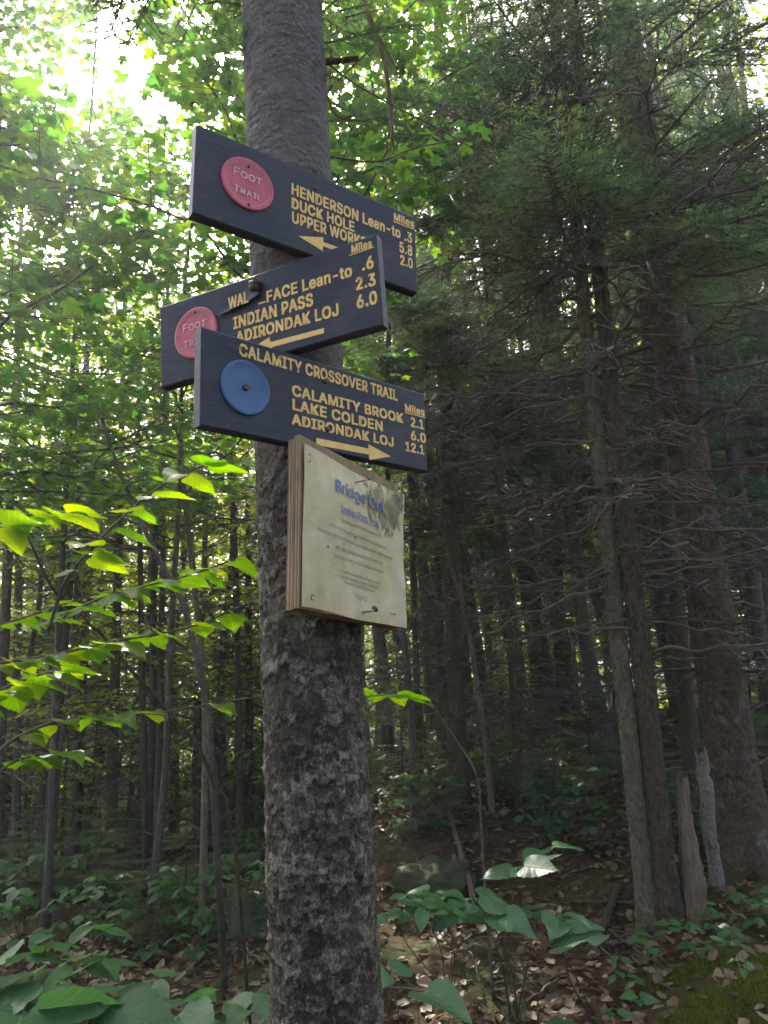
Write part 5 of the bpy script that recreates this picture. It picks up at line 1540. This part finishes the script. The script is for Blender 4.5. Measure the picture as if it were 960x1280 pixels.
# brush of dead fallen branches on the right
rg = np.random.default_rng(14)
for k in range(16):
    a, b_ = rg.uniform(770, 900), rg.uniform(880, 960); Yk = rg.uniform(6.8, 8.2)
    p = at(a, b_, Yk); g = float(ground_z(p[0], p[1])); p[2] = g + rg.uniform(0.02, 0.3)
    an = rg.uniform(-0.5, 0.5) + (math.pi if rg.random() < 0.5 else 0)
    o = link('fallen_branch', LIMBS[k % 8], None, dir_matrix(p, np.array([math.cos(an), math.sin(an) * 0.6, rg.uniform(-0.1, 0.2)]), rg.uniform(0.9, 1.8), rg.uniform(-1, 1)))
    tag(o, 'bare grey branch in the brush pile between the mossy pair and the thick trunk', 'branch', 'branches of the brush pile')
for k in range(40):
    a, b_ = (rg.uniform(480, 820), rg.uniform(1060, 1270)) if k < 26 else (rg.uniform(0, 330), rg.uniform(1120, 1270))
    p = ground_hit(a, b_); p[2] += 0.03
    an = rg.uniform(0, 6.28)
    o = link('fallen_twig', LIMBS[k % 8], None, dir_matrix(p, np.array([math.cos(an), math.sin(an), 0.02]), rg.uniform(0.3, 0.8), rg.uniform(-1.5, 1.5)))
    tag(o, 'dead twig lying on the leaf litter %s of the sign tree' % ('right' if k < 26 else 'left'), 'twig', 'twigs on the leaf litter %s of the sign tree' % ('right' if k < 26 else 'left'))

# thin bare saplings
def sapling(label, pxs, Ys, r0, r1, mat='bark_grey'):
    pts = [at(a, b, y) for (a, b), y in zip(pxs, Ys)]
    g = pts[0].copy(); g[2] = float(ground_z(g[0], g[1])) - 0.03
    if pts[0][2] > g[2] + 0.05: pts = [g] + pts
    root = thing('sapling', label, 'sapling', g)
    link('stem', MB().add(*tube(spline(pts, 30) - g, np.linspace(r0, r1, 30), 7)).mesh('stem', M[mat]), root)
    return root
sapling('thin bare sapling arching up from beside the round-leaved shrub', ((606, 1105), (602, 1040), (596, 970), (570, 925), (525, 862), (470, 815)), (4.2, 4.2, 4.2, 4.3, 4.4, 4.5), 0.008, 0.003)
sapling('pale mossy sapling standing left of the sign tree', ((254, 1130), (256, 1000), (257, 900), (250, 800), (238, 690), (225, 560)), (5.8, 5.8, 5.8, 5.8, 5.8, 5.8), 0.032, 0.02, 'bark_mossy')
sapling('pale leaning sapling behind the notice, right of the trunk', ((612, 980), (600, 880), (580, 760), (560, 690), (545, 560)), (6.8, 6.8, 6.8, 6.8, 6.8), 0.03, 0.016, 'bark_mossy')
sapling('thin dark sapling leaning left of the spruce nearest the sign tree', ((545, 1010), (530, 920), (522, 830), (515, 700)), (7.0, 7.0, 7.0, 7.0), 0.02, 0.012, 'bark_dark')
hl = thing('hanging_limb', 'broken dead limb hanging from above just right of the sign tree top', 'branch', at(470, 60, 1.9))
pp = spline([at(445, -60, 1.9), at(455, 0, 1.9), at(476, 60, 1.92), at(487, 120, 1.95), at(491, 182, 2.0)], 20)
link('limb', MB().add(*tube(pp - np.array(hl.location), np.linspace(0.010, 0.0055, 20), 8, rough=0.2)).mesh('limb', M['dead_wood']), hl)
pp = spline([at(467, 35, 1.92), at(482, 60, 1.93), at(497, 88, 1.95)], 8)
link('side_twig', MB().add(*tube(pp - np.array(hl.location), np.linspace(0.005, 0.002, 8), 6)).mesh('side_twig', M['dead_wood']), hl)

# ------------------------------------------------------------------ leaf litter and moss
rg = np.random.default_rng(31)
nL = 23000
xs = rg.uniform(-5, 5, nL); ys = 2.2 + 10 * rg.random(nL) ** 1.3
dens = vnoise(xs * 1.2, ys * 1.2, None, 15)
kp_ = (dens + np.where(xs > -0.7, 0.38, 0.12) > 0.48) & ~((xs > 0.85 + 0.2 * (ys - 3)) & (ys < 4.2) & (rg.random(nL) < 0.74))
xs, ys = xs[kp_], ys[kp_]
zs = ground_z(xs, ys) + 0.045 * fbm(xs * 9, ys * 9, oct=3, s=21) + rg.uniform(0.004, 0.03, len(xs))
a = rg.uniform(0, 6.28, len(xs))
V0, F0 = leaf_grid(lambda t: 0.30 * max(0.0, math.sin(math.pi * t ** 0.8)) * (1 + 0.25 * math.sin(t * 17)) + 0.004, 5, 1, 0.45, -0.25, 0.0)
o = link('leaf_litter', scatter_leaves(V0, F0, np.stack([xs, ys, zs], 1), np.stack([np.cos(a), np.sin(a), rg.normal(size=len(xs)) * 0.25], 1), np.stack([rg.normal(size=len(xs)) * 0.35, rg.normal(size=len(xs)) * 0.35, np.ones(len(xs))], 1), rg.uniform(0.04, 0.09, len(xs)), 'leaf_litter', M['litter']))
tag(o, 'brown dead leaves strewn over the forest floor', 'leaf litter', kind='stuff')
nM = 110000
xs = np.concatenate([rg.uniform(0.6, 2.6, nM), rg.normal(0.35, 0.25, 5000), rg.normal(-0.75, 0.25, 6000)]); ys = np.concatenate([rg.uniform(2.5, 4.35, nM), rg.normal(3.5, 0.25, 5000), rg.normal(3.9, 0.3, 6000)])
kp_ = (vnoise(xs * 5.5, ys * 5.5, None, 41) + 0.25 * vnoise(xs * 19, ys * 19, None, 47) > 0.34) & (ys > 2.2) & ~((xs > 0.6) & (xs < 0.70 + 0.30 * (ys - 3) + 0.25 * vnoise(xs * 6, ys * 6, None, 44)))
xs, ys = xs[kp_], ys[kp_]
zs = ground_z(xs, ys) + 0.045 * fbm(xs * 9, ys * 9, oct=3, s=21)
V0 = np.array([[-0.16, 0, 0], [0.16, 0, 0], [0, 1, 0.1]]); F0 = np.array([[0, 1, 2]])
o = link('moss', scatter_leaves(V0, F0, np.stack([xs, ys, zs - 0.002], 1), np.stack([rg.normal(size=len(xs)) * 0.7, rg.normal(size=len(xs)) * 0.7, np.ones(len(xs))], 1), rg.normal(size=(len(xs), 3)), rg.uniform(0.012, 0.028, len(xs)), 'moss', M['moss']))
tag(o, 'olive green moss cushions covering the mound at bottom right', 'moss', kind='stuff')

# ------------------------------------------------------------------ labels that say which one
LANDMARKS = [(-1e9, 'the left edge'), (20, 'the left edge'), (75, 'the black trunk'), (146, 'the sturdy trunk'), (192, 'the two side-by-side trunks'), (385, 'the sign tree'), (566, 'the spruce beside it'),
             (662, 'the leaf bank spruce'), (790, 'the mossy stem pair'), (900, 'the thick trunk'), (1e9, 'the right edge')]
ORD = ['first', 'second', 'third', 'fourth', 'fifth', 'sixth', 'seventh', 'eighth', 'ninth', 'tenth', 'eleventh', 'twelfth', 'thirteenth', 'fourteenth', 'fifteenth', 'sixteenth', 'seventeenth', 'eighteenth', 'nineteenth', 'twentieth'] + ['twenty-' + q for q in ('first', 'second', 'third', 'fourth', 'fifth', 'sixth', 'seventh', 'eighth', 'ninth')] + ['thirtieth']
SHORT = {0: 'near the left edge', 1: 'right of the left edge', 2: 'right of the black left trunk', 3: 'right of the sturdy left trunk', 4: 'left of the sign tree', 5: 'right of the sign tree',
         6: 'left of the leaf bank spruce', 7: 'left of the mossy stem pair', 8: 'left of the thick right trunk', 9: 'near the right edge'}
def relabel(name, noun, z=1.0):
    obs = [o for o in COL.objects if o.parent is None and o.name.split('.')[0] == name and o.get('group')]
    bins = {}
    for o in obs:
        x = project(np.array(o.location) + [0, 0, z])[0][0]
        k = max(i for i in range(len(LANDMARKS) - 1) if x >= LANDMARKS[i][0])
        bins.setdefault(k, []).append((x, o))
    for k, lst in bins.items():
        lst.sort(key=lambda t: t[0])
        for i, (x, o) in enumerate(lst):
            n_ = ORD[min(i, 29)]
            o['label'] = '%s %s from the left among those %s' % (n_, noun, SHORT[k]) if len(lst) > 1 else 'only %s %s' % (noun, SHORT[k])
relabel('far_conifer', 'slender far conifer')
relabel('broadleaf_tree', 'sunlit far broadleaf tree')
relabel('understory_shrub', 'far leafy shrub', 0.5)
relabel('undergrowth_plant', 'knee-high leafy plant', 0.1)
relabel('fallen_twig', 'dead litter twig', 0.0)
relabel('fallen_branch', 'brush pile branch', 0.0)

# ------------------------------------------------------------------ thin volume added to stand in for lens glare
import sys
if GLARE_HAZE > 0:
    hv, hf = box(150, 130, 62, (0, 30, 18))
    hm, hnt, hout = new_mat('glare_haze_volume')
    pv = N(hnt, 'ShaderNodeVolumePrincipled')
    pv.inputs['Color'].default_value = (0.93, 0.97, 0.97, 1); pv.inputs['Density'].default_value = GLARE_HAZE; pv.inputs['Anisotropy'].default_value = 0.52
    hnt.links.new(pv.outputs[0], hout.inputs['Volume'])
    tag(link('glare_haze', build_mesh('glare_haze', hv, hf, hm, False)), 'thin hazy veil added to stand in for lens glare', 'glare_haze', kind='stuff')
